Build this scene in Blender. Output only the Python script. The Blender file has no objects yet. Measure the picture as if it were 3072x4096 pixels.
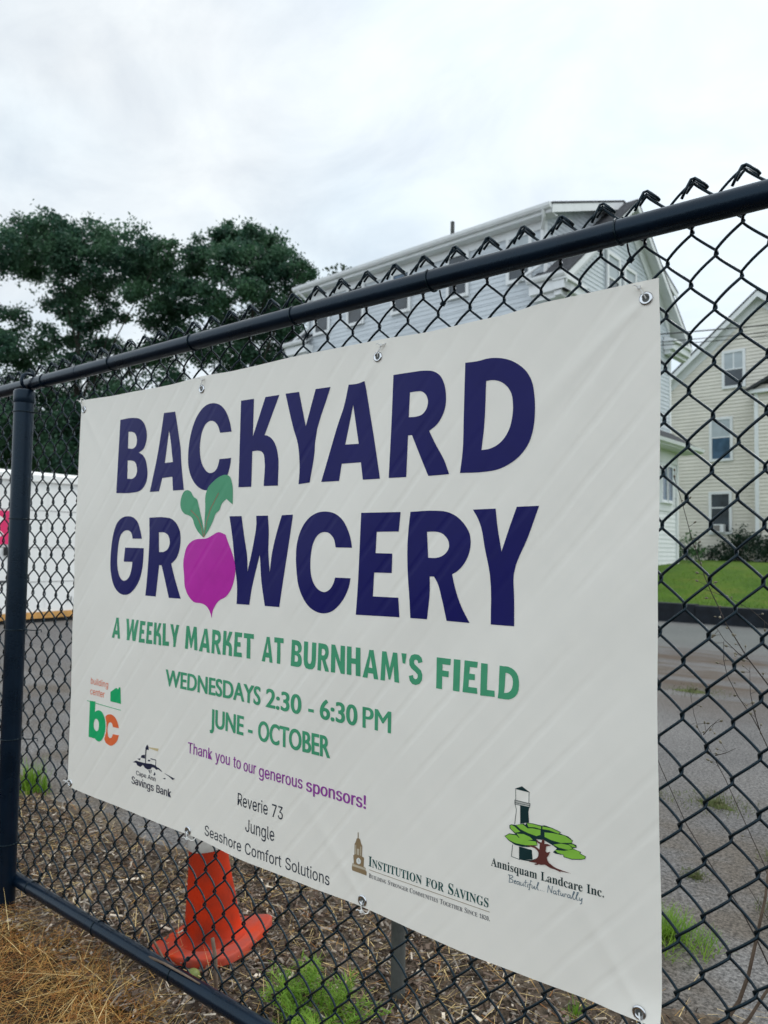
import bpy, bmesh, math, random
from mathutils import Vector, Matrix
R = math.radians
SC = bpy.context.scene
COL = SC.collection
rnd = random.Random(7)

# ------------------------------------------------------------------ camera
cam_d = bpy.data.cameras.new("camera")
cam = bpy.data.objects.new("camera", cam_d)
COL.objects.link(cam)
cam_d.sensor_fit = 'VERTICAL'
cam_d.sensor_height = 24.0
cam_d.sensor_width = 18.0
cam_d.lens = 2952.09 / 4096 * 24.0
cam_d.clip_start = 0.05
cam_d.clip_end = 2000
pitch, yaw, roll = 0.0491465648, 0.669313050, 0.0144796770
fw = Vector((-math.sin(yaw) * math.cos(pitch), math.cos(yaw) * math.cos(pitch), math.sin(pitch)))
rt = Vector((math.cos(yaw), math.sin(yaw), 0))
up = rt.cross(fw)
r2 = rt * math.cos(roll) + up * math.sin(roll)
u2 = -rt * math.sin(roll) + up * math.cos(roll)
M = Matrix(((r2.x, u2.x, -fw.x, 2.22745), (r2.y, u2.y, -fw.y, -1.24429), (r2.z, u2.z, -fw.z, 1.20847), (0, 0, 0, 1)))
cam.matrix_world = M
cam_d.dof.use_dof = True
cam_d.dof.focus_distance = 1.5
cam_d.dof.aperture_fstop = 4.2
SC.camera = cam

# ------------------------------------------------------------------ sky, sun, exposure
SUN_EL, SUN_AZ = R(50), R(28)            # azimuth from +Y towards +X
world = bpy.data.worlds.new("World")
SC.world = world
world.use_nodes = True
nt = world.node_tree
nt.nodes.clear()
def wn(t, **k):
    n = nt.nodes.new(t)
    for a, b in k.items(): setattr(n, a, b)
    return n
w_out = wn('ShaderNodeOutputWorld'); w_bg = wn('ShaderNodeBackground')
w_sky = wn('ShaderNodeTexSky', sky_type='NISHITA', sun_disc=False, sun_elevation=SUN_EL, sun_rotation=SUN_AZ, altitude=0, air_density=1.0, dust_density=2.0, ozone_density=1.5)
w_tc = wn('ShaderNodeTexCoord')
w_sep = wn('ShaderNodeSeparateXYZ')
w_add = wn('ShaderNodeMath', operation='ADD'); w_add.inputs[1].default_value = 0.28
w_dx = wn('ShaderNodeMath', operation='DIVIDE'); w_dy = wn('ShaderNodeMath', operation='DIVIDE')
w_max = wn('ShaderNodeMath', operation='MAXIMUM'); w_max.inputs[1].default_value = 0.0
w_comb = wn('ShaderNodeCombineXYZ')
w_map = wn('ShaderNodeMapping'); w_map.inputs['Rotation'].default_value = (0, 0, R(35)); w_map.inputs['Scale'].default_value = (1.0, 1.35, 1.0)
w_n1 = wn('ShaderNodeTexNoise'); w_n1.inputs['Scale'].default_value = 2.9; w_n1.inputs['Detail'].default_value = 7; w_n1.inputs['Roughness'].default_value = 0.58; w_n1.inputs['Distortion'].default_value = 0.5
w_r1 = wn('ShaderNodeValToRGB')
w_r1.color_ramp.elements[0].position = 0.33; w_r1.color_ramp.elements[0].color = (0.75, 0.75, 0.75, 1)
w_r1.color_ramp.elements[1].position = 0.62; w_r1.color_ramp.elements[1].color = (1, 1, 1, 1)
w_n2 = wn('ShaderNodeTexNoise'); w_n2.inputs['Scale'].default_value = 1.1; w_n2.inputs['Detail'].default_value = 5
w_r2 = wn('ShaderNodeValToRGB')
w_r2.color_ramp.elements[0].position = 0.32; w_r2.color_ramp.elements[0].color = (6.7, 7.9, 8.8, 1)
w_r2.color_ramp.elements[1].position = 0.66; w_r2.color_ramp.elements[1].color = (8.5, 8.9, 9.1, 1)
w_mix = wn('ShaderNodeMixRGB')
lk = nt.links.new
lk(w_tc.outputs['Generated'], w_sep.inputs[0])
lk(w_sep.outputs['Z'], w_max.inputs[0]); lk(w_max.outputs[0], w_add.inputs[0])
lk(w_sep.outputs['X'], w_dx.inputs[0]); lk(w_add.outputs[0], w_dx.inputs[1])
lk(w_sep.outputs['Y'], w_dy.inputs[0]); lk(w_add.outputs[0], w_dy.inputs[1])
lk(w_dx.outputs[0], w_comb.inputs[0]); lk(w_dy.outputs[0], w_comb.inputs[1])
lk(w_comb.outputs[0], w_map.inputs[0]); lk(w_map.outputs[0], w_n1.inputs[0]); lk(w_comb.outputs[0], w_n2.inputs[0])
lk(w_n1.outputs['Fac'], w_r1.inputs[0]); lk(w_n2.outputs['Fac'], w_r2.inputs[0])
lk(w_r1.outputs[0], w_mix.inputs[0]); lk(w_sky.outputs[0], w_mix.inputs[1]); lk(w_r2.outputs[0], w_mix.inputs[2])
# the sky gets an added, unseen boost behind the camera to brighten the banner
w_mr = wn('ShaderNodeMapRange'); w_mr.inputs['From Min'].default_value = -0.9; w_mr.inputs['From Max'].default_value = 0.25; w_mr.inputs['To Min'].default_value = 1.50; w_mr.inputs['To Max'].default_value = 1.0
w_mul = wn('ShaderNodeVectorMath', operation='SCALE')
# and glows round the veiled sun
w_dot = wn('ShaderNodeVectorMath', operation='DOT_PRODUCT'); w_dot.inputs[1].default_value = (math.sin(SUN_AZ) * math.cos(SUN_EL), math.cos(SUN_AZ) * math.cos(SUN_EL), math.sin(SUN_EL))
w_gl = wn('ShaderNodeMapRange', interpolation_type='SMOOTHSTEP'); w_gl.inputs['From Min'].default_value = 0.45; w_gl.inputs['From Max'].default_value = 1.0; w_gl.inputs['To Min'].default_value = 0.0; w_gl.inputs['To Max'].default_value = 0.28
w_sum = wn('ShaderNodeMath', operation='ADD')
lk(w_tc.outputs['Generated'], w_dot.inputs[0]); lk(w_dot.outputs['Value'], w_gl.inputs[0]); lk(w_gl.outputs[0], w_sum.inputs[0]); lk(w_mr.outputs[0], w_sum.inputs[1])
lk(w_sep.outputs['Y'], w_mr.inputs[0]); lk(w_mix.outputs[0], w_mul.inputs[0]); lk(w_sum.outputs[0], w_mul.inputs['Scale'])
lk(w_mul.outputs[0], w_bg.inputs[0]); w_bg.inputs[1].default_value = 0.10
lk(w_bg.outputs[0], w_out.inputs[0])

sun_d = bpy.data.lights.new("sun", 'SUN')
sun_d.energy = 1.1; sun_d.angle = R(16); sun_d.color = (1.0, 0.96, 0.90)
sun = bpy.data.objects.new("sun", sun_d); COL.objects.link(sun)
sd = Vector((math.sin(SUN_AZ) * math.cos(SUN_EL), math.cos(SUN_AZ) * math.cos(SUN_EL), math.sin(SUN_EL)))
sun.rotation_euler = (-sd).to_track_quat('-Z', 'Y').to_euler()
sun.location = (0, 0, 30)
vs = SC.view_settings
vs.view_transform = 'Standard'; vs.look = 'None'; vs.gamma = 1; vs.exposure = 0.20; vs.use_curve_mapping = False

# ------------------------------------------------------------------ materials
def srgb(r, g, b):
    f = lambda c: (c / 255) / 12.92 if c / 255 <= 0.04045 else ((c / 255 + 0.055) / 1.055) ** 2.4
    return (f(r), f(g), f(b))
def mat(name, col, rough=0.6, spec=0.4, metal=0.0, var=0.0, vscale=8.0, col2=None, bump=0.0, bscale=40.0, transl=0.0, detail=4, rrange=0.0, ridges=0.0):
    m = bpy.data.materials.new(name); m.use_nodes = True
    n = m.node_tree; b = n.nodes['Principled BSDF']; out = n.nodes['Material Output']
    b.inputs['Roughness'].default_value = rough
    b.inputs['Specular IOR Level'].default_value = spec
    b.inputs['Metallic'].default_value = metal
    if name.startswith('black_'): b.inputs['Specular Tint'].default_value = (0.62, 0.82, 1.0, 1)
    b.inputs['Base Color'].default_value = (*col, 1)
    tc = n.nodes.new('ShaderNodeTexCoord')
    if var or col2:
        nz = n.nodes.new('ShaderNodeTexNoise'); nz.inputs['Scale'].default_value = vscale; nz.inputs['Detail'].default_value = detail; nz.inputs['Roughness'].default_value = 0.6
        n.links.new(tc.outputs['Object'], nz.inputs[0])
        rp = n.nodes.new('ShaderNodeValToRGB')
        c2 = col2 if col2 else tuple(min(1, c * (1 + var)) for c in col)
        c1 = col if col2 else tuple(c * (1 - var) for c in col)
        rp.color_ramp.elements[0].position = 0.35; rp.color_ramp.elements[0].color = (*c1, 1)
        rp.color_ramp.elements[1].position = 0.65; rp.color_ramp.elements[1].color = (*c2, 1)
        n.links.new(nz.outputs['Fac'], rp.inputs[0]); n.links.new(rp.outputs[0], b.inputs['Base Color'])
        if rrange:
            mr = n.nodes.new('ShaderNodeMapRange'); mr.inputs['To Min'].default_value = rough - rrange; mr.inputs['To Max'].default_value = rough + rrange
            n.links.new(nz.outputs['Fac'], mr.inputs[0]); n.links.new(mr.outputs[0], b.inputs['Roughness'])
    if bump:
        nb = n.nodes.new('ShaderNodeTexNoise'); nb.inputs['Scale'].default_value = bscale; nb.inputs['Detail'].default_value = 5
        n.links.new(tc.outputs['Object'], nb.inputs[0])
        bp = n.nodes.new('ShaderNodeBump'); bp.inputs['Strength'].default_value = 1.0; bp.inputs['Distance'].default_value = bump
        n.links.new(nb.outputs['Fac'], bp.inputs['Height']); n.links.new(bp.outputs[0], b.inputs['Normal'])
    if ridges:                                           # slanting ridges where the vinyl lies on the wires behind it
        def mth(op, a, c=None, d=None):
            k = n.nodes.new('ShaderNodeMath'); k.operation = op
            for q, v in zip(k.inputs, (a, c, d)):
                if v is None: continue
                if isinstance(v, (int, float)): q.default_value = v
                else: n.links.new(v, q)
            return k.outputs[0]
        sp = n.nodes.new('ShaderNodeSeparateXYZ'); n.links.new(tc.outputs['Object'], sp.inputs[0])
        wz = n.nodes.new('ShaderNodeTexNoise'); wz.inputs['Scale'].default_value = 7; wz.inputs['Detail'].default_value = 2; n.links.new(tc.outputs['Object'], wz.inputs[0])
        zz = mth('MULTIPLY', mth('SUBTRACT', sp.outputs['Z'], 1.43), 0.877)
        ph = mth('DIVIDE', mth('SUBTRACT', mth('SUBTRACT', sp.outputs['X'], zz), 1.832), 0.0776)
        ph = mth('ADD', ph, mth('MULTIPLY', wz.outputs['Fac'], 0.16))
        fr = mth('ABSOLUTE', mth('SUBTRACT', mth('FRACT', ph), 0.5))
        rg = n.nodes.new('ShaderNodeMapRange'); rg.interpolation_type = 'SMOOTHERSTEP'; n.links.new(fr, rg.inputs[0]); rg.inputs['From Min'].default_value = 0.0; rg.inputs['From Max'].default_value = 0.20; rg.inputs['To Min'].default_value = 0.0; rg.inputs['To Max'].default_value = 1.0
        mk = n.nodes.new('ShaderNodeTexNoise'); mk.inputs['Scale'].default_value = 4.2; mk.inputs['Detail'].default_value = 2; n.links.new(tc.outputs['Object'], mk.inputs[0])
        mr2 = n.nodes.new('ShaderNodeMapRange'); n.links.new(mk.outputs['Fac'], mr2.inputs[0]); mr2.inputs['From Min'].default_value = 0.36; mr2.inputs['From Max'].default_value = 0.60; mr2.inputs['To Min'].default_value = 0.12
        rb = n.nodes.new('ShaderNodeBump'); rb.inputs['Distance'].default_value = ridges; n.links.new(mth('MULTIPLY', rg.outputs[0], mr2.outputs[0]), rb.inputs['Height'])
        if b.inputs['Normal'].is_linked: n.links.new(b.inputs['Normal'].links[0].from_socket, rb.inputs['Normal'])
        n.links.new(rb.outputs[0], b.inputs['Normal'])
    if transl:
        tr = n.nodes.new('ShaderNodeBsdfTranslucent'); mx = n.nodes.new('ShaderNodeMixShader'); mx.inputs[0].default_value = transl
        src = b.inputs['Base Color']
        if src.is_linked: n.links.new(src.links[0].from_socket, tr.inputs[0])
        else: tr.inputs[0].default_value = (*col, 1)
        n.links.new(b.outputs[0], mx.inputs[1]); n.links.new(tr.outputs[0], mx.inputs[2]); n.links.new(mx.outputs[0], out.inputs[0])
    return m

VINYL_BLACK = mat("black_vinyl", (0.0020, 0.0075, 0.0110), 0.27, 0.36, var=0.25, vscale=25, bump=0.0004, bscale=180, rrange=0.08)
PIPE = mat("black_pipe_paint", (0.0022, 0.0072, 0.0165), 0.28, 0.34, var=0.22, vscale=9, bump=0.0003, bscale=150, rrange=0.10)
BANNER = mat("banner_vinyl", (0.86, 0.825, 0.755), 0.42, 0.35, var=0.012, vscale=6, bump=0.00012, bscale=900, transl=0.05, ridges=0.00065)
STEEL = mat("grommet_metal", (0.62, 0.63, 0.65), 0.25, 0.5, metal=1.0)
ZIP = mat("white_nylon", (0.78, 0.78, 0.76), 0.4)
def ink(name, s, k=1.0): 
    c = tuple(min(0.95, x * k) for x in s); return mat(name, c, 0.42, 0.22, var=0.05, vscale=14, ridges=0.00065)
NAVY = ink("navy_ink", (0.004, 0.0035, 0.100))
GREEN = ink("green_ink", (0.065, 0.33, 0.175))
LEAFG = ink("leaf_green_ink", (0.085, 0.33, 0.18))
MAG = ink("beet_magenta_ink", (0.50, 0.020, 0.37))
VEIN = ink("vein_red_ink", (0.33, 0.16, 0.11))
PURP = ink("purple_ink", (0.29, 0.055, 0.32))
DARK = ink("charcoal_ink", (0.022, 0.032, 0.050))
BCG = ink("emblem_green_ink", (0.010, 0.40, 0.14))
BCO = ink("emblem_orange_ink", (0.80, 0.155, 0.050))
INST = ink("deep_green_ink", (0.010, 0.075, 0.070))
BRZ = ink("bronze_ink", (0.27, 0.19, 0.105))
BRZL = ink("pale_bronze_ink", (0.52, 0.45, 0.34))
GREY = ink("grey_ink", (0.15, 0.15, 0.16))
TEAL = ink("teal_script_ink", (0.07, 0.13, 0.18))
LOGOD = ink("logo_dark_ink", (0.008, 0.030, 0.032))
LOGOG = ink("logo_leaf_ink", (0.24, 0.50, 0.06))
LOGOB = ink("logo_bark_ink", (0.12, 0.035, 0.030))
GOLD = ink("gold_ink", (0.62, 0.50, 0.28))
PAPERW = ink("clock_white_ink", (0.75, 0.76, 0.72))

SIDE_BLUE = mat("white_siding", (0.585, 0.63, 0.67), 0.55, 0.3, var=0.06, vscale=1.2)
SIDE_WHITE = mat("bright_siding", (0.74, 0.76, 0.76), 0.55, 0.3, var=0.05, vscale=1.2)
SIDE_BEIGE = mat("beige_siding", (0.70, 0.668, 0.595), 0.6, 0.3, var=0.07, vscale=1.0)
TRIM = mat("white_trim", (0.76, 0.78, 0.79), 0.5, 0.3, var=0.04, vscale=3)
SHINGLE = mat("dark_shingle", (0.055, 0.058, 0.065), 0.9, 0.2, var=0.35, vscale=14, bump=0.01, bscale=30)
GLASS = mat("window_glass", (0.030, 0.040, 0.050), 0.08, 0.6, var=0.5, vscale=1.5)
GLASS_B = mat("bluish_window_glass", (0.055, 0.105, 0.17), 0.10, 0.6, var=0.3, vscale=2)
BLIND = mat("window_blind", (0.42, 0.47, 0.50), 0.5, var=0.06, vscale=3)
ACM = mat("ac_grille", (0.22, 0.21, 0.20), 0.6, var=0.2, vscale=30)
CONT = mat("container_white", (0.88, 0.88, 0.86), 0.45, 0.4, var=0.04, vscale=0.8)
PINK = mat("pink_sign_paint", (0.80, 0.035, 0.16), 0.45, var=0.08, vscale=3)
WOODY = mat("yellow_timber", (0.62, 0.33, 0.10), 0.6, var=0.2, vscale=6)
DARKST = mat("dark_base", (0.012, 0.014, 0.016), 0.7)
KERB = mat("dark_kerb", (0.008, 0.011, 0.016), 0.8, 0.3, var=0.4, vscale=6, bump=0.004, bscale=40)
CONE = mat("cone_orange", (0.62, 0.036, 0.005), 0.6, 0.15, col2=(0.33, 0.034, 0.014), vscale=7, transl=0.04, bump=0.0006, bscale=60)
CONEB = mat("cone_base_orange", (0.64, 0.055, 0.010), 0.65, 0.15, col2=(0.40, 0.085, 0.062), vscale=6, bump=0.001, bscale=40)
COLLAR = mat("cone_collar_white", (0.62, 0.60, 0.56), 0.4, var=0.1, vscale=10)
STAKE = mat("weathered_post", (0.085, 0.090, 0.085), 0.7, 0.35, var=0.3, vscale=14, bump=0.001, bscale=60)
BARK = mat("tree_bark", (0.045, 0.040, 0.035), 0.9, 0.1, var=0.3, vscale=6)
LEAF1 = mat("maple_leaf", (0.024, 0.074, 0.052), 0.5, 0.35, col2=(0.072, 0.160, 0.080), vscale=0.7, transl=0.34)
LEAF2 = mat("far_leaf", (0.050, 0.085, 0.050), 0.55, 0.3, var=0.3, vscale=1.5, transl=0.3)
LEAF3 = mat("dark_shrub_leaf", (0.018, 0.045, 0.026), 0.6, 0.25, var=0.4, vscale=2, transl=0.2)
LEAF4 = mat("light_shrub_leaf", (0.060, 0.135, 0.050), 0.6, 0.25, var=0.3, vscale=3, transl=0.3)
GRASSB = mat("green_grass_blade", (0.125, 0.27, 0.018), 0.5, 0.3, col2=(0.23, 0.37, 0.04), vscale=5, transl=0.3)
WEEDG = mat("feathery_weed_leaf", (0.115, 0.26, 0.015), 0.5, 0.3, col2=(0.26, 0.42, 0.045), vscale=12, transl=0.3)
LAWNB = mat("lawn_blade", (0.085, 0.18, 0.014), 0.6, 0.2, var=0.35, vscale=0.7, transl=0.25)
STRAW = [mat("straw_%s" % n, c, 0.6, 0.25, var=0.25, vscale=20) for n, c in (("golden", (0.46, 0.265, 0.075)), ("rust", (0.34, 0.135, 0.032)), ("pale", (0.62, 0.46, 0.21)), ("brown", (0.10, 0.055, 0.022)))]
CHIP = [mat("chip_%s" % n, c, 0.85, 0.15, var=0.3, vscale=30) for n, c in (("brown", (0.170, 0.124, 0.096)), ("grey", (0.29, 0.25, 0.21)), ("pale", (0.66, 0.57, 0.46)), ("dark", (0.055, 0.038, 0.028)))]
STEM = mat("dry_stem", (0.16, 0.115, 0.085), 0.7, 0.2, var=0.3, vscale=20)
STEMD = mat("dark_dry_stem", (0.055, 0.045, 0.040), 0.7, 0.2, var=0.3, vscale=20)
POD = mat("seed_pod", (0.20, 0.18, 0.13), 0.6, 0.3, var=0.3, vscale=40)
NUT = mat("green_husk", (0.17, 0.20, 0.055), 0.5, 0.3, var=0.35, vscale=30, bump=0.001, bscale=120)
HUSK = mat("pale_husk", (0.34, 0.27, 0.16), 0.7, 0.2, var=0.3, vscale=30)
WIRE = mat("utility_wire", (0.03, 0.03, 0.03), 0.6)

# ground materials -------------------------------------------------
def ground_mat(name, build):
    m = bpy.data.materials.new(name); m.use_nodes = True
    n = m.node_tree; b = n.nodes['Principled BSDF']; b.inputs['Roughness'].default_value = 0.9; b.inputs['Specular IOR Level'].default_value = 0.2
    tc = n.nodes.new('ShaderNodeTexCoord')
    def noise(scale, detail=5, rough=0.6, vec=None, dist=0.0):
        t = n.nodes.new('ShaderNodeTexNoise'); t.inputs['Scale'].default_value = scale; t.inputs['Detail'].default_value = detail; t.inputs['Roughness'].default_value = rough; t.inputs['Distortion'].default_value = dist
        n.links.new(vec or tc.outputs['Object'], t.inputs[0]); return t.outputs['Fac']
    def ramp(f, stops):
        r = n.nodes.new('ShaderNodeValToRGB'); e = r.color_ramp.elements
        while len(e) < len(stops): e.new(0.5)
        for k, (p, c) in enumerate(stops):
            e[k].position = p; e[k].color = (*c, 1) if isinstance(c, tuple) else (c, c, c, 1)
        n.links.new(f, r.inputs[0]); return r.outputs[0]
    def mix(f, a, b2, mode='MIX'):
        x = n.nodes.new('ShaderNodeMixRGB'); x.blend_type = mode
        for s, v in ((0, f), (1, a), (2, b2)):
            if isinstance(v, tuple): x.inputs[s].default_value = (*v, 1)
            elif isinstance(v, float): x.inputs[s].default_value = v
            else: n.links.new(v, x.inputs[s])
        return x.outputs[0]
    def mapping(scale, rot=0.0):
        x = n.nodes.new('ShaderNodeMapping'); x.inputs['Scale'].default_value = scale; x.inputs['Rotation'].default_value = (0, 0, rot); n.links.new(tc.outputs['Object'], x.inputs[0]); return x.outputs[0]
    def axis(i):
        s = n.nodes.new('ShaderNodeSeparateXYZ'); n.links.new(tc.outputs['Object'], s.inputs[0]); return s.outputs[i]
    def voro(scale):
        t = n.nodes.new('ShaderNodeTexVoronoi'); t.inputs['Scale'].default_value = scale; n.links.new(tc.outputs['Object'], t.inputs[0]); return t
    def band(ax, lo, hi, soft, wob=0.0, wscale=1.0):
        v = ax
        if wob:
            a = n.nodes.new('ShaderNodeMath'); a.operation = 'MULTIPLY_ADD'; n.links.new(noise(wscale, 4), a.inputs[0]); a.inputs[1].default_value = wob; n.links.new(ax, a.inputs[2]); v = a.outputs[0]
            lo += wob / 2; hi += wob / 2
        r1 = n.nodes.new('ShaderNodeMapRange'); r1.inputs['From Min'].default_value = lo - soft; r1.inputs['From Max'].default_value = lo + soft; n.links.new(v, r1.inputs[0])
        r3 = n.nodes.new('ShaderNodeMapRange'); r3.inputs['From Min'].default_value = hi + soft; r3.inputs['From Max'].default_value = hi - soft; n.links.new(v, r3.inputs[0])
        mm = n.nodes.new('ShaderNodeMath'); mm.operation = 'MULTIPLY'; n.links.new(r1.outputs[0], mm.inputs[0]); n.links.new(r3.outputs[0], mm.inputs[1]); return mm.outputs[0]
    def bump(f, dist):
        x = n.nodes.new('ShaderNodeBump'); x.inputs['Distance'].default_value = dist; n.links.new(f, x.inputs['Height']); n.links.new(x.outputs[0], b.inputs['Normal'])
    env = dict(locals())
    c = build(env)
    n.links.new(c, b.inputs['Base Color'])
    return m
def asphalt_b(e):
    noise, ramp, mix, band, axis = e['noise'], e['ramp'], e['mix'], e['band'], e['axis']
    base = ramp(noise(0.7, 6), [(0.3, (0.125, 0.120, 0.118)), (0.7, (0.205, 0.196, 0.188))])
    agg = ramp(noise(75, 4, 0.8), [(0.38, 0.40), (0.64, 1.55)])
    col = mix(1.0, base, agg, 'MULTIPLY')
    stones = e['voro'](48); sp = ramp(stones.outputs['Distance'], [(0.10, 1.0), (0.20, 0.0)])
    sel = ramp(noise(30, 2), [(0.53, 0.0), (0.60, 1.0)])
    m2 = mix(1.0, sp, sel, 'MULTIPLY')
    near = band(axis(1), -3, 2.6, 0.7, 0.8, 1.5)
    m3 = mix(1.0, m2, near, 'MULTIPLY')
    col = mix(m3, col, (0.42, 0.39, 0.35))
    # soil washed on to the lot near the fence, and silt streaks farther out
    soil = mix(1.0, ramp(noise(2.2, 6), [(0.42, 0.0), (0.62, 1.0)]), near, 'MULTIPLY')
    col = mix(soil, col, mix(1.0, (0.130, 0.112, 0.094), agg, 'MULTIPLY'))
    st = e['noise'](1.0, 6, 0.6, e['mapping']((0.35, 1.6, 1)), 0.6)
    silt = mix(1.0, ramp(st, [(0.45, 0.0), (0.60, 1.0)]), band(axis(1), 5.2, 9.0, 0.8, 1.5, 0.6), 'MULTIPLY')
    col = mix(silt, col, (0.100, 0.076, 0.058))
    far = band(axis(1), 8.8, 11.9, 0.6, 1.0, 0.5)
    col = mix(mix(1.0, far, (0.6, 0.6, 0.6), 'MULTIPLY'), col, mix(1.0, (0.135, 0.150, 0.142), agg, 'MULTIPLY'))
    e['bump'](noise(90, 4), 0.004)
    return col
ASPHALT = ground_mat("asphalt", asphalt_b)
def soil_b(e):
    col = e['ramp'](e['noise'](3.0, 7), [(0.3, (0.060, 0.044, 0.032)), (0.55, (0.14, 0.108, 0.078)), (0.75, (0.24, 0.20, 0.145))])
    col = e['mix'](1.0, col, e['ramp'](e['noise'](60, 4), [(0.35, 0.55), (0.65, 1.3)]), 'MULTIPLY')
    e['bump'](e['noise'](45, 6), 0.02); return col
SOIL = ground_mat("mulch_soil", soil_b)
def verge_b(e):
    col = e['ramp'](e['noise'](6.0, 7), [(0.3, (0.018, 0.011, 0.006)), (0.6, (0.055, 0.032, 0.014)), (0.78, (0.055, 0.055, 0.015))])
    e['bump'](e['noise'](70, 6), 0.02); return col
VERGE = ground_mat("thatch_soil", verge_b)
def lawn_b(e):
    col = e['ramp'](e['noise'](0.9, 7, 0.65), [(0.30, (0.050, 0.115, 0.008)), (0.52, (0.085, 0.165, 0.010)), (0.72, (0.150, 0.165, 0.022))])
    col = e['mix'](1.0, col, e['ramp'](e['noise'](22, 5), [(0.35, 0.6), (0.65, 1.25)]), 'MULTIPLY')
    e['bump'](e['noise'](40, 5), 0.04); return col
LAWN = ground_mat("lawn_grass", lawn_b)
def earth_b(e):
    return e['ramp'](e['noise'](0.2, 6), [(0.35, (0.09, 0.09, 0.085)), (0.65, (0.13, 0.125, 0.115))])
EARTH = ground_mat("earth", earth_b)

# ------------------------------------------------------------------ builders
class MB:
    def __init__(s): s.v = []; s.f = []; s.m = []
    def quad(s, a, b, c, d, mi=0):
        k = len(s.v); s.v += [tuple(a), tuple(b), tuple(c), tuple(d)]; s.f.append((k, k + 1, k + 2, k + 3)); s.m.append(mi)
    def tri(s, a, b, c, mi=0):
        k = len(s.v); s.v += [tuple(a), tuple(b), tuple(c)]; s.f.append((k, k + 1, k + 2)); s.m.append(mi)
    def poly(s, pts, mi=0):
        k = len(s.v); s.v += [tuple(p) for p in pts]; s.f.append(tuple(range(k, k + len(pts)))); s.m.append(mi)
    def box(s, x0, y0, z0, x1, y1, z1, mi=0):
        k = len(s.v)
        s.v += [(x, y, z) for z in (z0, z1) for x, y in ((x0, y0), (x1, y0), (x1, y1), (x0, y1))]
        for f in ((0, 3, 2, 1), (4, 5, 6, 7), (0, 1, 5, 4), (1, 2, 6, 5), (2, 3, 7, 6), (3, 0, 4, 7)): s.f.append(tuple(k + i for i in f)); s.m.append(mi)
    def prism(s, pts, d, mi=0):                       # pts polygon, extruded by vector d
        d = Vector(d); a = [Vector(p) for p in pts]; b = [p + d for p in a]; n = len(a)
        s.poly(a, mi); s.poly(b[::-1], mi)
        for i in range(n): s.quad(a[i], b[i], b[(i + 1) % n], a[(i + 1) % n], mi)
    def tube(s, pts, r, n=8, cap=True, mi=0):
        pts = [Vector(p) for p in pts]; L = len(pts)
        rs = r if isinstance(r, (list, tuple)) else [r] * L
        base = len(s.v); prev = None
        for i, p in enumerate(pts):
            t = (pts[min(i + 1, L - 1)] - pts[max(i - 1, 0)])
            t = t.normalized() if t.length > 1e-9 else Vector((0, 0, 1))
            if prev is None:
                a = Vector((0, 0, 1)) if abs(t.z) < 0.9 else Vector((1, 0, 0)); u = t.cross(a).normalized()
            else:
                u = prev - t * prev.dot(t); u = u.normalized() if u.length > 1e-6 else t.orthogonal().normalized()
            prev = u; w = t.cross(u)
            for k in range(n):
                an = 2 * math.pi * k / n; s.v.append(tuple(p + (u * math.cos(an) + w * math.sin(an)) * rs[i]))
        for i in range(L - 1):
            for k in range(n):
                a = base + i * n + k; b = base + i * n + (k + 1) % n
                s.f.append((a, b, b + n, a + n)); s.m.append(mi)
        if cap:
            s.f.append(tuple(base + k for k in range(n))[::-1]); s.m.append(mi)
            s.f.append(tuple(base + (L - 1) * n + k for k in range(n))); s.m.append(mi)
    def lathe(s, prof, n=32, c=(0, 0, 0), mi=0, close=False):
        base = len(s.v)
        for r, z in prof:
            for k in range(n):
                an = 2 * math.pi * k / n; s.v.append((c[0] + r * math.cos(an), c[1] + r * math.sin(an), c[2] + z))
        for i in range(len(prof) - 1):
            for k in range(n):
                a = base + i * n + k; b = base + i * n + (k + 1) % n
                s.f.append((a, b, b + n, a + n)); s.m.append(mi)
    def torus(s, c, ax, R_, r_, n=24, m=8, mi=0):
        ax = Vector(ax).normalized(); u = ax.orthogonal().normalized(); w = ax.cross(u); c = Vector(c); base = len(s.v)
        for i in range(n):
            a = 2 * math.pi * i / n; d = u * math.cos(a) + w * math.sin(a)
            for j in range(m):
                b = 2 * math.pi * j / m; s.v.append(tuple(c + d * (R_ + r_ * math.cos(b)) + ax * r_ * math.sin(b)))
        for i in range(n):
            for j in range(m):
                s.f.append((base + i * m + j, base + ((i + 1) % n) * m + j, base + ((i + 1) % n) * m + (j + 1) % m, base + i * m + (j + 1) % m)); s.m.append(mi)
    def build(s, name, mats, parent=None, smooth=False):
        me = bpy.data.meshes.new(name); me.from_pydata(s.v, [], s.f)
        ml = mats if isinstance(mats, (list, tuple)) else [mats]
        for x in ml: me.materials.append(x)
        if len(ml) > 1: me.polygons.foreach_set('material_index', s.m)
        if smooth: me.polygons.foreach_set('use_smooth', [True] * len(me.polygons))
        me.update()
        o = bpy.data.objects.new(name, me); COL.objects.link(o)
        if parent: o.parent = parent
        return o
def empty(name, loc=(0, 0, 0), rz=0.0):
    o = bpy.data.objects.new(name, None); COL.objects.link(o); o.location = loc; o.rotation_euler = (0, 0, rz); o.empty_display_size = 0.1; return o
def tag(o, label=None, cat=None, group=None, kind=None):
    if label: o['label'] = label
    if cat: o['category'] = cat
    if group: o['group'] = group
    if kind: o['kind'] = kind
    return o
def smooth_sides(o, ang=40):
    me = o.data; me.polygons.foreach_set('use_smooth', [True] * len(me.polygons))
    try: me.set_sharp_from_angle(angle=R(ang))
    except Exception: pass
    return o

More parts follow.
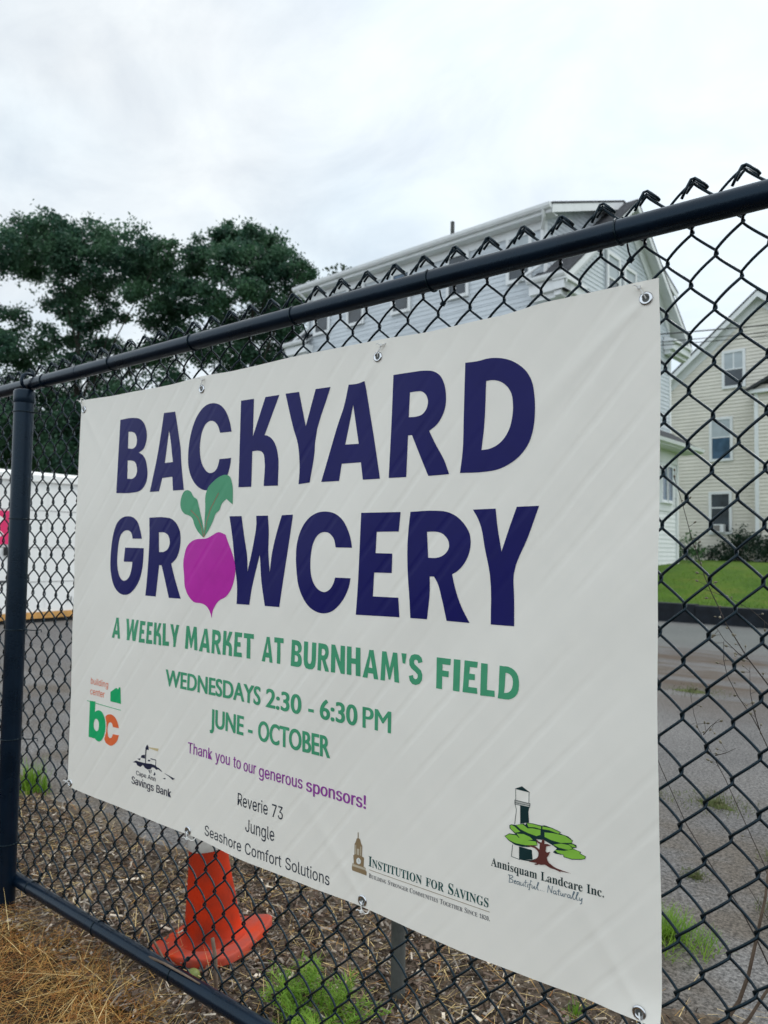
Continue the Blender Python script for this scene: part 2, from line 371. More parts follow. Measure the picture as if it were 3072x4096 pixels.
BIG={'B':[[(226.6,1134.9),(292.5,1134.4),(325.2,1128.1),(348.9,1111.1),(359.8,1088.0),(361.4,1072.4),(357.8,1055.1),(348.8,1040.3),(324.4,1028.3),(342.2,1020.8),(356.5,1006.7),(365.2,984.2),(368.0,957.7),(362.3,938.3),(351.0,925.6),(330.4,915.3),(306.0,912.2),(216.6,913.1)],[(270.4,1094.4),(286.9,1093.0),(304.4,1086.1),(312.0,1074.3),(313.4,1060.7),(309.4,1049.9),(297.4,1043.1),(269.9,1044.7)],[(269.6,1008.6),(289.2,1007.3),(307.4,1000.8),(315.1,987.0),(316.6,973.6),(311.1,961.4),(299.9,954.4),(269.4,954.5)]],'A':[[(441.6,1134.4),(494.4,1132.3),(509.9,1081.2),(525.9,1029.4),(530.8,995.6),(548.8,910.2),(497.9,910.4),(491.9,949.5),(442.8,948.0),(429.6,910.8),(383.0,910.8),(416.3,1020.2)],[(467.5,1081.6),(474.9,1058.8),(492.1,990.4),(452.1,990.3)]],'C':[[(745.3,1053.2),(738.5,1076.6),(724.4,1103.6),(703.7,1123.7),(672.5,1135.5),(641.2,1134.5),(613.1,1121.2),(588.2,1094.9),(570.3,1055.1),(563.5,1014.2),(565.8,976.8),(578.3,947.3),(602.2,921.7),(628.4,908.4),(650.6,904.8),(678.5,908.5),(708.5,919.2),(728.8,937.9),(741.4,966.6),(744.9,985.1),(698.7,984.9),(694.4,971.3),(685.7,957.9),(670.6,950.7),(655.0,951.5),(635.6,964.7),(622.0,985.7),(615.6,1014.7),(616.5,1039.1),(625.0,1066.9),(637.1,1082.1),(655.7,1089.3),(674.5,1085.9),(690.4,1073.1),(699.7,1054.0)]],'K':[[(780.0,1129.4),(828.4,1128.6),(826.6,1033.2),(870.4,1128.3),(919.7,1127.8),(869.7,1033.4),(879.0,1031.5),(895.4,1022.7),(909.2,1006.7),(916.6,989.5),(920.2,906.5),(870.0,907.5),(871.1,974.0),(868.0,985.4),(861.2,992.7),(850.1,996.1),(825.6,996.7),(824.2,907.4),(775.2,908.3)]],'Y':[[(941.2,1128.2),(986.7,1127.1),(1010.4,1042.7),(1039.9,1127.5),(1085.7,1127.1),(1040.3,1000.3),(1039.8,984.5),(1025.3,909.3),(989.3,906.9),(992.0,934.0),(990.4,973.6),(985.6,1002.8),(970.4,1040.2)]],'A2':[[(1139.1,1125.8),(1168.5,1125.0),(1186.2,1127.9),(1204.4,1048.6),(1220.7,981.4),(1237.3,908.1),(1188.3,908.2),(1180.9,947.2),(1123.7,947.6),(1117.1,908.8),(1061.8,909.0),(1087.1,976.1),(1111.0,1039.0),(1126.3,1075.4)],[(1154.4,1078.4),(1158.3,1057.0),(1172.8,989.1),(1132.7,990.3)]],'R':[[(1266.0,1130.9),(1315.0,1130.0),(1353.3,1127.8),(1372.1,1123.5),(1388.7,1112.3),(1399.1,1093.8),(1403.8,1069.4),(1402.9,1049.1),(1395.8,1029.4),(1383.9,1013.5),(1363.9,1000.6),(1380.3,971.2),(1401.0,937.5),(1412.5,909.3),(1362.7,908.0),(1320.5,995.6),(1310.1,996.1),(1307.6,908.3),(1261.3,908.4),(1264.1,1006.8)],[(1312.2,1087.2),(1330.7,1087.1),(1343.4,1085.2),(1354.1,1076.9),(1359.3,1064.2),(1358.6,1053.9),(1353.7,1044.0),(1344.1,1036.3),(1331.4,1033.8),(1310.8,1034.4)]],'D':[[(1448.6,1130.3),(1480.7,1129.6),(1495.7,1131.4),(1517.9,1130.0),(1543.3,1123.0),(1564.6,1110.9),(1582.1,1094.2),(1592.5,1075.5),(1598.4,1046.5),(1599.9,1015.2),(1597.0,987.4),(1588.0,960.1),(1570.9,937.9),(1548.2,922.6),(1523.2,913.2),(1497.6,910.1),(1437.7,910.3),(1443.5,951.4),(1445.8,1021.1)],[(1496.1,1087.7),(1509.0,1087.6),(1527.3,1082.3),(1541.8,1070.8),(1550.8,1055.3),(1553.8,1035.8),(1552.9,1013.7),(1547.7,991.9),(1537.1,973.7),(1522.8,961.3),(1504.6,954.3),(1486.1,952.7),(1491.7,996.9)]],'G':[[(355.1,776.2),(344.0,800.7),(330.0,822.7),(306.2,837.6),(278.7,842.5),(247.4,838.0),(224.1,823.8),(207.9,796.7),(198.5,760.2),(195.8,723.8),(198.7,687.5),(209.5,656.1),(225.5,632.0),(248.0,616.4),(276.0,610.3),(302.9,615.6),(328.8,632.1),(350.1,656.9),(361.9,687.7),(366.3,718.1),(366.9,748.9),(270.5,749.6),(267.4,708.1),(312.4,708.2),(309.0,686.2),(300.1,666.1),(285.2,654.5),(269.7,652.1),(253.5,660.0),(240.4,679.7),(233.3,706.4),(232.3,737.9),(235.5,765.0),(244.7,787.6),(261.5,798.8),(281.1,800.5),(297.0,794.2),(307.2,776.1)]],'R2':[[(387.6,836.5),(464.5,836.2),(496.0,831.6),(520.7,816.7),(535.2,795.9),(538.3,771.1),(534.0,746.3),(521.6,723.4),(498.4,707.5),(513.6,675.6),(548.1,613.8),(494.6,613.4),(454.1,702.2),(442.7,702.3),(432.1,613.9),(382.1,613.9),(391.4,718.6),(393.1,770.3)],[(438.2,794.0),(463.0,793.9),(480.8,786.7),(489.1,772.9),(489.0,760.4),(480.6,747.7),(465.6,740.4),(440.9,739.2)]],'W':[[(742.8,834.9),(789.9,834.6),(801.6,780.0),(811.1,734.7),(813.0,695.2),(835.6,768.9),(845.2,813.8),(844.5,834.5),(886.4,834.2),(889.1,798.7),(888.2,743.4),(894.5,695.9),(901.5,743.6),(920.8,802.2),(934.4,834.5),(971.7,835.3),(951.6,722.8),(933.3,614.6),(881.1,614.0),(865.2,672.8),(857.5,739.2),(843.5,698.0),(828.6,648.9),(822.6,613.1),(773.2,612.5),(773.9,657.8),(767.0,703.3),(755.3,783.8)]],'C2':[[(1162.3,758.7),(1159.0,775.2),(1148.7,799.1),(1131.0,821.5),(1108.2,835.0),(1077.5,840.5),(1046.3,836.8),(1020.1,822.9),(999.1,797.8),(987.4,766.5),(985.6,735.2),(989.2,704.1),(997.3,669.4),(1014.3,639.3),(1036.2,619.5),(1060.0,610.7),(1080.7,609.4),(1103.4,615.0),(1125.5,630.4),(1142.3,649.8),(1154.0,672.3),(1158.9,691.6),(1113.6,691.4),(1108.4,677.8),(1097.2,664.2),(1082.1,657.5),(1066.5,660.2),(1050.6,671.6),(1039.6,690.3),(1035.2,716.9),(1035.7,740.0),(1041.3,766.9),(1053.0,784.2),(1065.8,791.9),(1078.7,793.7),(1094.1,789.9),(1107.0,778.7),(1114.0,758.9)]],'E':[[(1187.0,835.4),(1294.0,835.2),(1289.4,794.3),(1231.2,793.8),(1228.4,748.0),(1273.1,747.6),(1272.4,706.6),(1225.1,706.1),(1222.8,655.0),(1291.3,655.8),(1295.0,615.5),(1175.9,612.8),(1180.2,680.7),(1184.6,768.0)]],'R3':[[(1319.1,835.1),(1382.1,836.3),(1406.3,833.8),(1430.1,824.4),(1449.6,807.7),(1461.3,789.7),(1464.1,773.4),(1461.6,753.9),(1452.3,734.2),(1437.1,717.4),(1422.4,708.7),(1429.8,681.1),(1443.7,645.9),(1462.3,615.4),(1409.7,615.9),(1398.5,659.8),(1388.0,690.9),(1379.8,703.0),(1369.2,702.9),(1370.0,675.0),(1363.4,615.9),(1322.5,615.7),(1320.2,652.2),(1313.7,713.7),(1312.1,762.1),(1314.5,800.2)],[(1360.5,793.5),(1378.6,793.8),(1394.8,791.0),(1406.9,783.0),(1413.8,771.4),(1414.3,763.1),(1409.3,753.1),(1399.4,745.3),(1385.4,741.0),(1364.6,740.6)]],'Y2':[[(1468.0,836.8),(1518.7,837.7),(1522.2,808.7),(1532.0,755.5),(1549.0,802.1),(1563.8,840.1),(1609.5,840.9),(1587.2,783.4),(1558.0,713.6),(1559.0,671.4),(1560.4,616.5),(1509.3,616.1),(1506.7,712.5),(1495.2,764.0),(1487.5,800.9),(1479.9,818.8)]]}
BEET=[(633.9,776.8),(608.4,775.5),(582.8,767.2),(567.0,754.9),(558.0,734.3),(553.6,713.7),(559.2,677.1),(565.3,644.8),(582.7,621.3),(602.7,608.3),(637.9,605.5),(655.0,599.4),(666.7,588.3),(672.0,578.8),(675.4,570.4),(679.0,587.1),(687.6,601.3),(702.3,615.8),(731.7,629.0),(751.5,649.2),(762.3,672.6),(767.7,701.4),(757.0,737.6),(739.4,768.2),(728.6,787.6),(700.1,794.3),(671.1,784.4),(652.7,778.4)]
LEAVES=[[(637.5,780.4),(614.0,795.7),(597.0,816.0),(589.9,830.3),(576.4,838.7),(553.0,845.2),(539.1,857.9),(535.1,870.4),(537.7,887.0),(550.3,905.2),(566.8,908.7),(580.1,904.1),(593.8,889.3),(607.1,882.8),(614.1,868.4),(621.4,848.1),(632.1,819.7),(639.4,795.6)],[(640.0,781.2),(640.9,819.6),(643.1,859.7),(643.6,891.8),(653.5,911.5),(674.6,926.6),(701.7,939.2),(725.7,942.4),(740.8,937.3),(750.3,919.4),(754.4,888.1),(754.0,865.7),(743.2,871.0),(729.2,880.4),(710.5,868.0),(702.1,852.4),(687.2,842.9),(675.7,823.2),(658.1,799.5)]]
VEINS=[[(638.1,781.6),(629.4,807.7),(612.3,834.1),(582.3,853.7)],[(640.0,781.6),(650.8,823.5),(665.1,855.2),(697.3,895.9)]]
EMB={'house':[(230.0,322.9),(259.0,338.3),(269.3,334.7),(272.0,341.4),(279.5,341.5),(281.6,323.3),(284.0,295.0),(230.9,295.4)],'line':[(101.4,280.2),(284.2,277.5),(284.3,275.8),(101.5,278.2)],'b':[(118.6,281.0),(150.1,283.2),(149.7,251.7),(160.5,257.6),(172.3,260.4),(188.4,257.4),(200.8,246.4),(208.5,228.4),(208.8,209.3),(202.2,189.1),(191.3,175.5),(177.9,168.9),(163.9,169.8),(151.6,175.2),(150.9,173.6),(119.2,173.1)],'bh':[(159.2,233.4),(168.2,230.7),(173.8,223.0),(174.7,214.5),(172.9,204.6),(166.2,197.7),(158.2,197.3),(149.9,202.0),(145.7,211.0),(146.7,222.0),(151.4,229.7)],'c':[(276.8,223.4),(270.3,238.0),(258.3,250.8),(242.7,256.9),(227.4,256.7),(216.0,252.9),(207.0,246.3),(213.5,229.2),(214.0,208.0),(204.7,181.0),(213.0,171.8),(224.9,167.5),(240.3,167.0),(255.1,173.7),(267.7,184.3),(276.2,200.3),(277.9,203.7),(247.8,201.9),(244.4,195.0),(238.9,189.9),(233.3,187.9),(225.4,191.8),(220.9,202.7),(220.1,215.3),(223.3,226.5),(228.8,232.6),(234.4,234.5),(242.3,231.5),(247.3,222.8)],'rocks':[[(348.2,139.5),(363.2,146.4),(387.9,147.0),(398.4,146.9),(419.1,148.8),(436.1,150.9),(456.5,150.4),(461.7,147.4),(473.5,145.8),(488.7,139.4),(483.8,139.0),(466.9,142.6),(460.4,139.3),(450.1,143.2),(440.0,142.3),(433.5,136.1),(419.9,132.5),(406.0,134.8),(397.0,141.1),(385.1,132.8),(369.1,134.8),(365.3,140.1)],[(388.7,166.0),(404.1,170.5),(406.4,159.9),(385.5,159.0)],[(409.8,195.5),(414.7,200.4),(420.9,194.5),(422.3,186.7),(415.4,186.5),(408.7,182.3),(406.0,188.8)],[(406.2,184.9),(411.0,184.7),(410.5,147.6),(407.4,147.0)],[(432.0,165.6),(457.4,166.3),(457.5,164.0),(432.1,163.2)],[(420.3,159.4),(432.2,160.7),(427.3,155.8),(420.5,155.5)],[(369.9,153.1),(385.6,157.0),(380.7,150.1)],[(452.3,131.8),(457.6,127.0),(451.2,121.8),(447.7,123.0)],[(493.7,138.0),(523.2,134.2),(542.6,131.3),(533.3,126.5),(520.1,131.6)],[(489.6,121.6),(502.5,126.1),(501.1,121.6)],[(423.4,131.2),(428.5,133.1),(434.1,124.3),(430.7,123.6)],[(433.6,134.1),(438.6,135.1),(437.4,125.0)],[(455.1,163.9),(457.8,164.0),(457.1,150.5),(455.1,150.5)]],'beam':[(423.0,194.2),(467.5,198.1),(462.9,190.0),(423.8,191.6)],'tower':[[(1172.3,71.7),(1174.1,80.3),(1177.6,80.2),(1177.5,85.3),(1175.9,97.1),(1179.1,99.0),(1179.4,122.5),(1182.1,126.2),(1184.7,134.0),(1188.1,136.9),(1187.9,148.6),(1190.0,149.1),(1190.3,137.0),(1194.7,135.5),(1197.5,128.1),(1201.4,123.0),(1200.8,101.6),(1206.7,100.1),(1206.0,81.8),(1211.9,80.4),(1211.4,76.3),(1214.7,73.2),(1214.3,66.1),(1173.8,65.6)]],'towerlight':[[(1186.4,114.1),(1193.2,114.6),(1192.9,101.6),(1186.2,101.4)],[(1181.4,120.9),(1184.1,121.2),(1184.0,101.2),(1181.3,100.9)],[(1196.3,121.1),(1199.0,121.0),(1198.6,102.0),(1195.9,101.9)]],'clock':[(1191.4,96.1),(1195.5,95.2),(1198.3,91.9),(1197.8,86.7),(1193.9,83.2),(1188.5,83.2),(1185.1,86.3),(1185.6,91.1),(1188.2,94.6)],'baluster':[(1174.1,79.3),(1211.4,80.3),(1211.5,75.9),(1174.2,74.6)],'ltower':[[(1565.8,320.2),(1580.8,327.8),(1597.7,320.1)],[(1577.7,293.1),(1596.9,294.1),(1594.7,285.5),(1596.2,267.0),(1578.2,260.5)],[(1576.0,219.5),(1601.8,219.9),(1603.2,203.4),(1576.1,196.2)]],'llines':[[(1567.9,319.5),(1568.6,300.2)],[(1595.6,319.9),(1595.6,301.7)],[(1566.5,300.2),(1598.2,300.5)],[(1566.3,295.3),(1597.9,296.7)],[(1566.9,293.0),(1597.2,294.2)],[(1566.5,300.2),(1566.9,293.0)],[(1598.2,300.5),(1597.2,294.2)],[(1566.9,293.0),(1569.9,284.3),(1569.5,278.3),(1566.7,256.8)],[(1562.8,219.3),(1560.3,197.8),(1576.9,196.7)]],'bal':[[(1568.5,300.3),(1568.3,295.4)],[(1570.8,300.2),(1570.7,295.5)],[(1573.2,300.3),(1573.0,295.6)],[(1575.5,300.4),(1575.3,295.8)],[(1577.8,300.4),(1577.7,295.8)],[(1580.1,300.3),(1580.0,295.9)],[(1582.4,300.4),(1582.3,296.0)],[(1584.7,300.5),(1584.6,296.1)],[(1587.0,300.4),(1586.9,296.3)],[(1589.3,300.5),(1589.2,296.4)],[(1591.6,300.5),(1591.5,296.4)],[(1593.9,300.5),(1593.8,296.5)],[(1596.2,300.5),(1596.1,296.6)]],'canopydark':[(1545.7,230.6),(1555.4,237.8),(1568.9,239.7),(1556.2,247.2),(1555.7,252.2),(1559.5,255.1),(1568.8,256.1),(1585.3,262.6),(1588.6,260.8),(1591.8,265.6),(1601.6,267.1),(1621.6,267.5),(1627.2,269.3),(1642.9,268.0),(1658.4,264.7),(1656.1,262.0),(1672.1,260.4),(1680.4,255.5),(1678.2,250.7),(1686.4,249.3),(1687.2,245.4),(1679.7,242.1),(1694.6,239.7),(1693.9,236.7),(1703.5,234.4),(1702.0,229.6),(1694.6,226.6),(1678.2,222.5),(1663.1,223.1),(1662.3,226.6),(1647.7,225.4),(1643.0,227.0),(1650.7,234.6),(1643.0,238.3),(1627.3,242.9),(1611.4,241.7),(1613.0,230.7),(1595.3,223.3),(1582.2,220.6),(1567.3,220.5),(1554.7,224.7)],'foliage':[[(1547.4,230.5),(1554.6,236.2),(1570.5,238.2),(1575.5,235.0),(1598.5,235.6),(1609.8,237.0),(1613.3,231.5),(1588.8,225.2),(1569.0,223.8),(1556.4,225.8)],[(1557.4,251.9),(1560.4,254.4),(1567.1,252.7),(1575.5,248.1),(1578.8,246.8),(1568.8,242.1),(1558.8,247.1)],[(1569.6,256.3),(1583.6,261.1),(1593.5,256.2),(1603.2,258.5),(1619.3,259.5),(1619.3,250.9),(1611.3,246.8),(1595.2,247.9),(1578.7,251.1)],[(1571.3,241.3),(1585.4,244.0),(1598.5,242.1),(1604.1,238.5),(1588.7,233.9),(1577.2,235.4)],[(1592.6,264.7),(1601.6,266.1),(1620.8,265.9),(1620.1,261.1),(1608.1,261.4),(1595.1,258.7)],[(1623.2,266.5),(1639.8,267.3),(1656.8,264.1),(1653.8,260.8),(1636.6,263.0),(1623.2,261.9)],[(1627.2,257.1),(1642.9,259.5),(1666.0,260.3),(1678.9,255.1),(1678.2,251.1),(1658.4,246.4),(1639.8,246.7),(1627.3,249.3)],[(1643.7,239.9),(1658.4,245.3),(1673.6,246.1),(1679.7,242.1),(1672.1,237.6),(1655.4,237.2)],[(1672.1,247.8),(1681.2,249.1),(1686.4,245.9),(1679.7,244.1)],[(1646.1,231.3),(1664.6,234.2),(1681.2,241.1),(1693.1,239.3),(1692.4,236.3),(1702.0,234.0),(1701.3,230.4),(1694.6,227.7),(1678.2,223.9),(1664.6,224.2),(1663.0,227.3),(1652.3,228.0)]],'trunk':[(1609.8,242.1),(1616.2,238.6),(1621.0,237.7),(1622.8,243.9),(1627.0,244.5),(1627.3,237.1),(1632.0,238.3),(1639.9,237.5),(1630.5,233.7),(1629.2,224.8),(1632.1,223.4),(1638.3,226.5),(1635.2,220.0),(1631.3,214.0),(1633.7,208.2),(1640.0,204.2),(1647.7,201.4),(1658.5,200.1),(1676.8,198.9),(1657.0,197.6),(1657.8,196.0),(1649.3,197.6),(1636.9,198.4),(1627.4,200.8),(1619.5,198.7),(1614.0,198.6),(1614.8,197.4),(1608.4,195.7),(1607.1,197.2),(1613.2,199.9),(1595.4,198.0),(1605.1,203.0),(1611.5,208.0),(1615.0,214.0),(1615.0,219.0),(1611.4,223.1),(1592.0,225.0),(1601.8,228.5),(1611.4,227.4),(1617.0,224.5),(1618.1,234.8),(1613.8,235.9)],'ground':[(1577.4,196.8),(1588.9,199.6),(1601.9,202.2),(1611.5,208.0),(1601.9,199.7),(1588.9,197.7)]}
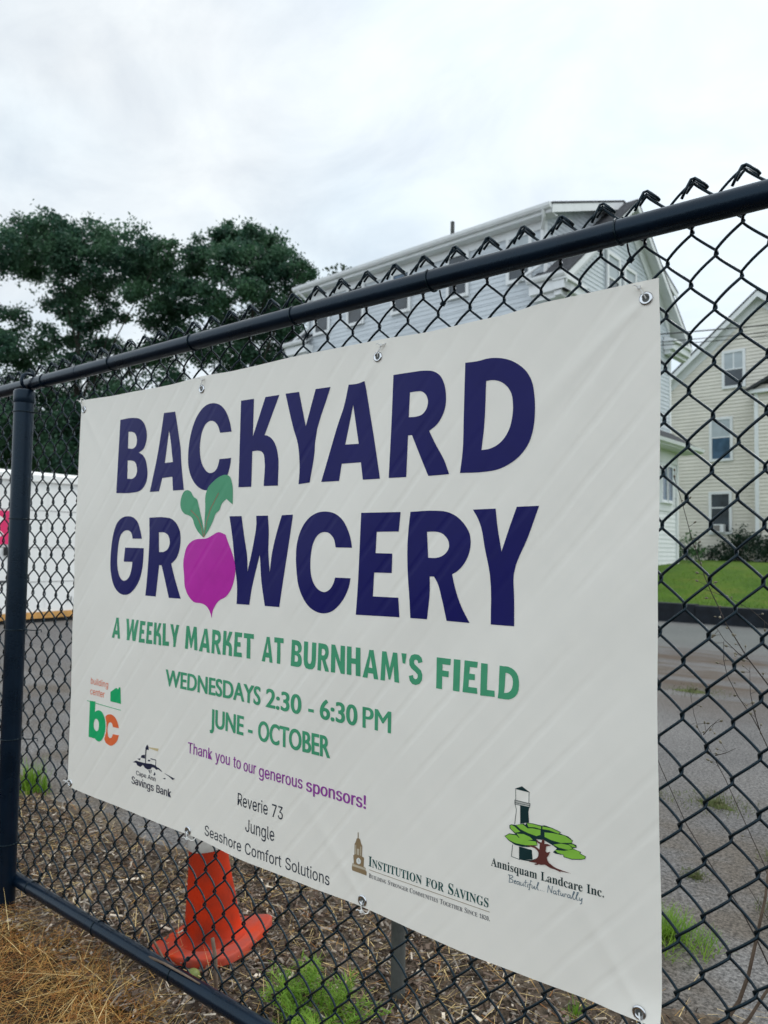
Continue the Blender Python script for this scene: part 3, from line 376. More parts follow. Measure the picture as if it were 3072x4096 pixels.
SANS={'!':[196,[[[67,160],[63,509],[132,509],[128,160]],[[98,-4],[81,-1],[66,9],[56,24],[52,41],[56,58],[66,73],[81,83],[98,86],[116,83],[130,73],[140,58],[143,41],[140,24],[130,9],[116,-1]]]],'2':[453,[[[64,0],[64,47],[234,229],[282,282],[299,305],[311,327],[318,348],[320,371],[317,397],[308,419],[293,436],[273,449],[250,457],[224,460],[196,457],[172,447],[153,433],[139,413],[130,390],[127,362],[66,362],[71,405],[86,442],[111,473],[143,496],[182,511],[225,516],[268,511],[306,497],[337,474],[361,445],[376,411],[381,372],[378,345],[371,318],[357,290],[336,259],[306,223],[267,180],[153,60],[153,57],[389,57],[389,0]]]],'3':[453,[[[218,-7],[173,-3],[133,10],[98,30],[70,57],[52,91],[44,132],[109,132],[115,107],[126,87],[144,71],[165,59],[191,52],[219,50],[248,53],[275,61],[297,74],[315,93],[325,116],[329,145],[326,172],[316,196],[299,217],[275,234],[242,244],[201,248],[157,248],[157,299],[288,448],[288,452],[70,452],[70,509],[372,509],[372,461],[211,278],[211,289],[264,288],[308,276],[344,253],[371,222],[387,186],[393,145],[387,103],[370,66],[344,36],[309,12],[266,-2]]]],'7':[453,[[[97,0],[323,448],[323,452],[62,452],[62,509],[391,509],[391,449],[165,0]]]],'A':[480,[[[16,0],[201,509],[276,509],[463,0],[395,0],[287,302],[264,372],[232,478],[245,478],[213,371],[191,302],[85,0]],[[110,142],[110,199],[370,199],[370,142]]]],'B':[456,[[[60,0],[60,509],[241,509],[289,504],[329,491],[359,469],[381,442],[394,410],[398,374],[395,344],[387,320],[373,301],[356,286],[336,275],[315,267],[315,262],[339,257],[363,245],[385,227],[402,203],[414,173],[418,136],[413,100],[400,67],[377,39],[344,18],[301,4],[247,0]],[[125,57],[245,57],[296,63],[330,80],[349,105],[355,137],[352,161],[342,184],[327,203],[306,218],[279,228],[248,231],[125,231]],[[125,285],[238,285],[265,288],[288,296],[308,309],[323,326],[333,348],[336,372],[330,403],[313,429],[283,446],[240,452],[125,452]]]],'C':[510,[[[267,-7],[225,-3],[186,7],[150,25],[119,49],[92,79],[70,115],[53,157],[44,203],[40,254],[44,305],[53,352],[70,393],[92,429],[119,459],[150,484],[186,501],[225,512],[267,516],[305,513],[340,504],[373,490],[402,471],[427,447],[448,418],[463,385],[473,348],[408,348],[401,373],[389,395],[375,413],[357,428],[337,440],[315,449],[292,454],[267,456],[223,450],[184,432],[150,403],[125,364],[109,314],[103,254],[109,194],[125,145],[151,105],[184,76],[223,59],[267,53],[292,55],[315,60],[337,69],[357,81],[375,96],[389,114],[401,136],[408,160],[473,160],[463,124],[448,91],[428,62],[402,38],[373,19],[341,5],[305,-4]]]],'H':[517,[[[60,0],[60,509],[125,509],[125,289],[392,289],[392,509],[457,509],[457,0],[392,0],[392,232],[125,232],[125,0]]]],'J':[397,[[[185,-7],[124,3],[75,33],[52,63],[38,100],[33,145],[33,173],[98,173],[98,145],[104,104],[122,74],[149,56],[185,50],[220,56],[248,74],[266,104],[272,145],[272,509],[336,509],[336,145],[332,100],[318,63],[294,33],[246,3]]]],'R':[449,[[[60,0],[60,509],[236,509],[290,504],[333,489],[367,465],[390,433],[405,395],[409,352],[405,309],[390,271],[367,240],[333,217],[289,203],[236,198],[96,198],[96,255],[234,255],[269,258],[298,267],[319,281],[334,300],[342,324],[345,352],[342,380],[334,405],[319,425],[298,440],[269,449],[233,452],[125,452],[125,0]],[[353,0],[230,229],[303,229],[428,0]]]],'S':[447,[[[224,-9],[172,-4],[128,9],[91,31],[64,60],[46,96],[38,137],[104,137],[110,110],[123,88],[142,71],[166,59],[194,52],[224,49],[257,52],[286,60],[311,74],[329,92],[341,114],[346,139],[342,161],[332,179],[316,193],[296,205],[245,222],[184,239],[128,260],[86,289],[60,326],[52,372],[58,413],[75,448],[102,476],[138,498],[180,511],[227,516],[275,511],[316,498],[351,476],[377,449],[394,415],[401,378],[337,378],[326,412],[302,437],[267,453],[225,459],[194,456],[167,448],[145,435],[129,418],[118,398],[115,376],[119,352],[131,334],[148,319],[169,308],[212,293],[264,279],[312,264],[336,252],[359,238],[379,220],[395,198],[405,171],[408,139],[403,99],[386,64],[360,34],[323,11],[278,-4]]]],'T':[448,[[[32,452],[32,509],[417,509],[417,452],[257,452],[257,0],[193,0],[193,452]]]],'a':[389,[[[160,-9],[126,-5],[94,5],[68,22],[48,45],[35,73],[30,108],[34,138],[43,161],[58,179],[78,193],[100,203],[125,211],[178,220],[234,227],[265,235],[276,255],[276,257],[273,279],[267,297],[256,311],[240,322],[220,329],[196,331],[171,329],[149,322],[118,301],[100,274],[41,291],[57,322],[79,346],[104,364],[133,375],[163,382],[194,384],[239,379],[263,372],[286,360],[306,343],[322,320],[333,290],[337,251],[337,0],[277,0],[277,52],[272,52],[252,25],[236,12],[215,1],[190,-6]],[[170,45],[202,49],[228,59],[248,74],[263,93],[272,115],[276,138],[276,190],[259,182],[231,176],[200,171],[175,168],[134,159],[117,150],[103,139],[95,124],[92,105],[94,87],[102,72],[114,61],[130,52],[149,47]]]],'b':[425,[[[229,-8],[198,-5],[172,4],[153,17],[138,31],[118,59],[112,59],[112,0],[53,0],[53,509],[114,509],[114,319],[118,319],[137,346],[152,360],[171,373],[197,381],[229,384],[274,378],[313,361],[345,332],[370,293],[385,245],[390,189],[385,133],[370,84],[346,45],[313,16],[274,-2]],[[220,47],[253,51],[279,66],[301,88],[316,117],[325,151],[328,189],[325,227],[316,261],[301,290],[280,311],[253,325],[220,330],[188,325],[161,312],[140,291],[125,263],[116,229],[113,189],[116,150],[125,115],[140,86],[162,65],[188,51]]]],'c':[396,[[[207,-8],[159,-2],[117,16],[82,46],[56,85],[40,133],[34,187],[40,243],[56,291],[82,330],[117,360],[159,378],[207,384],[234,383],[260,377],[284,368],[305,356],[324,341],[340,322],[353,301],[362,277],[303,262],[290,289],[270,311],[242,325],[207,330],[173,325],[145,310],[124,287],[108,258],[99,224],[96,187],[99,151],[108,117],[124,89],[145,66],[173,51],[207,46],[243,52],[271,66],[292,89],[304,117],[363,102],[354,78],[341,56],[325,37],[306,21],[285,9],[261,-1],[235,-6]]]],'d':[424,[[[195,-8],[151,-2],[111,16],[79,45],[55,84],[39,133],[34,189],[39,245],[55,293],[79,332],[112,361],[151,378],[196,384],[228,381],[253,373],[272,360],[287,346],[306,319],[311,319],[311,509],[372,509],[372,0],[313,0],[313,59],[307,59],[287,31],[272,17],[252,4],[227,-5]],[[205,47],[236,51],[263,65],[284,86],[299,115],[309,150],[312,189],[309,229],[300,263],[284,291],[263,312],[237,325],[205,330],[172,325],[145,311],[124,290],[108,261],[99,227],[96,189],[99,151],[109,117],[124,88],[145,66],[172,51]]]],'e':[404,[[[212,-8],[161,-2],[117,16],[82,46],[56,85],[40,132],[34,187],[39,242],[55,290],[81,329],[115,359],[157,378],[205,384],[236,382],[266,374],[294,361],[319,341],[341,315],[357,282],[368,242],[371,194],[371,169],[75,169],[75,221],[338,221],[310,202],[307,237],[298,269],[283,294],[263,314],[237,326],[205,330],[173,326],[146,313],[125,294],[109,270],[99,241],[96,211],[96,178],[100,139],[110,106],[128,80],[151,61],[179,50],[212,46],[234,48],[254,53],[271,61],[285,73],[297,88],[306,105],[365,91],[353,63],[335,39],[311,19],[283,4],[249,-5]]]],'f':[253,[[[228,379],[228,327],[6,327],[6,379]],[[81,0],[81,432],[84,461],[96,486],[113,505],[135,519],[161,527],[187,530],[222,527],[243,521],[227,468],[215,472],[195,474],[171,470],[154,460],[145,443],[142,419],[142,0]]]],'g':[426,[[[207,-151],[168,-148],[134,-140],[105,-127],[82,-110],[64,-91],[51,-69],[101,-41],[122,-66],[136,-78],[154,-88],[178,-95],[207,-97],[249,-92],[282,-75],[304,-47],[311,-6],[311,68],[306,68],[287,41],[272,28],[252,16],[227,8],[195,5],[152,10],[113,27],[80,53],[55,90],[39,136],[34,191],[39,246],[55,293],[80,332],[112,361],[152,378],[196,384],[228,382],[253,373],[273,360],[288,346],[308,319],[313,319],[313,379],[372,379],[372,-9],[367,-54],[350,-90],[324,-117],[291,-136],[251,-147]],[[205,59],[237,63],[264,75],[285,95],[300,121],[309,154],[312,193],[309,231],[300,264],[285,291],[264,312],[237,325],[205,330],[172,325],[145,312],[124,290],[109,262],[99,229],[96,193],[99,155],[109,123],[124,96],[145,76],[172,63]]]],'h':[410,[[[114,227],[114,0],[53,0],[53,509],[114,509],[114,287],[102,287],[124,332],[152,362],[187,379],[227,384],[264,380],[295,369],[321,349],[341,321],[353,285],[357,240],[357,0],[296,0],[296,235],[290,275],[273,304],[246,323],[210,329],[184,326],[161,317],[141,303],[126,283],[117,257]]]],'i':[167,[[[53,0],[53,379],[114,379],[114,0]],[[84,443],[67,446],[54,455],[44,468],[41,483],[44,499],[54,512],[67,521],[84,524],[100,521],[114,512],[123,499],[126,483],[123,468],[114,455],[100,446]]]],'k':[381,[[[110,137],[110,212],[121,212],[284,379],[360,379],[184,199],[177,199]],[[53,0],[53,509],[114,509],[114,0]],[[294,0],[148,186],[191,229],[372,0]]]],'l':[189,[[[139,-2],[101,3],[74,20],[58,47],[53,84],[53,509],[114,509],[114,99],[115,77],[120,62],[130,54],[146,52],[160,53],[170,54],[181,3],[162,-1]]]],'m':[610,[[[53,0],[53,379],[112,379],[112,295],[108,295],[118,323],[132,346],[151,363],[172,376],[195,384],[219,386],[257,380],[287,361],[309,331],[321,295],[312,295],[322,321],[337,343],[357,361],[381,375],[407,383],[437,386],[468,383],[497,372],[522,354],[541,328],[553,296],[557,255],[557,0],[496,0],[496,254],[490,289],[473,313],[447,326],[419,330],[395,328],[374,320],[358,307],[345,290],[338,270],[335,247],[335,0],[274,0],[274,260],[269,288],[253,311],[229,326],[199,330],[178,328],[158,320],[140,307],[126,289],[117,266],[114,238],[114,0]]]],'n':[410,[[[114,227],[114,0],[53,0],[53,379],[112,379],[112,287],[102,287],[124,332],[152,362],[187,379],[227,384],[264,380],[295,369],[321,349],[341,321],[353,285],[357,240],[357,0],[296,0],[296,235],[290,275],[273,304],[246,323],[210,329],[184,326],[161,317],[141,303],[126,283],[117,257]]]],'o':[415,[[[207,-8],[159,-2],[117,16],[82,46],[56,85],[40,133],[34,187],[40,243],[56,291],[82,330],[117,360],[159,378],[207,384],[256,378],[299,360],[333,330],[359,291],[376,243],[381,187],[376,133],[359,85],[333,46],[299,16],[256,-2]],[[207,46],[242,51],[270,66],[292,89],[307,117],[316,151],[319,187],[316,224],[307,258],[292,287],[270,310],[242,325],[207,330],[173,325],[145,310],[124,287],[108,258],[99,224],[96,187],[99,151],[108,117],[124,89],[145,66],[173,51]]]],'p':[425,[[[53,-143],[53,379],[112,379],[112,319],[118,319],[137,346],[152,360],[171,373],[197,381],[229,384],[274,378],[313,361],[345,332],[370,293],[385,245],[390,189],[385,133],[370,84],[346,45],[313,16],[274,-2],[229,-8],[198,-5],[173,4],[153,17],[138,31],[118,59],[114,59],[114,-143]],[[220,47],[253,51],[279,66],[301,88],[316,117],[325,151],[328,189],[325,227],[316,261],[301,290],[280,311],[253,325],[220,330],[188,325],[161,312],[140,291],[125,263],[116,229],[113,189],[116,150],[125,115],[140,86],[162,65],[188,51]]]],'r':[260,[[[53,0],[53,379],[112,379],[112,321],[115,321],[130,347],[152,367],[181,380],[213,385],[229,384],[243,384],[243,322],[230,324],[207,326],[182,323],[159,315],[140,301],[126,284],[117,262],[114,237],[114,0]]]],'s':[365,[[[182,-8],[145,-5],[112,3],[84,18],[62,38],[45,63],[36,94],[94,107],[105,79],[124,60],[150,49],[181,45],[217,50],[244,62],[262,81],[268,103],[265,121],[254,136],[237,147],[212,155],[149,170],[104,186],[72,208],[53,237],[47,274],[51,305],[65,332],[87,354],[115,370],[149,381],[187,384],[223,381],[254,372],[279,358],[299,339],[314,316],[324,290],[268,277],[258,298],[243,316],[219,328],[187,333],[156,329],[131,317],[114,299],[109,277],[112,258],[124,243],[144,232],[172,223],[229,209],[275,194],[306,171],[325,142],[331,107],[326,75],[312,47],[290,24],[260,6],[223,-5]]]],'t':[227,[[[204,379],[204,327],[6,327],[6,379]],[[65,471],[126,471],[126,98],[128,76],[136,61],[150,53],[170,50],[185,51],[202,54],[213,2],[192,-3],[168,-4],[125,2],[92,21],[72,52],[65,93]]]],'u':[410,[[[182,-5],[146,-1],[115,11],[89,31],[69,59],[57,95],[53,139],[53,379],[114,379],[114,144],[119,105],[137,75],[164,56],[200,50],[226,53],[249,62],[268,77],[283,97],[293,122],[296,153],[296,379],[357,379],[357,0],[298,0],[298,92],[307,92],[286,47],[257,17],[222,0]]]],'v':[390,[[[163,0],[17,379],[84,379],[165,155],[187,87],[206,21],[184,21],[203,87],[224,155],[305,379],[371,379],[226,0]]]],'y':[390,[[[47,-139],[61,-86],[71,-87],[104,-89],[118,-84],[130,-74],[141,-58],[151,-36],[163,-1],[17,379],[84,379],[165,155],[187,87],[206,21],[184,21],[202,87],[224,155],[305,379],[371,379],[204,-58],[191,-85],[177,-107],[159,-124],[139,-136],[117,-143],[91,-145],[65,-143]]]]}
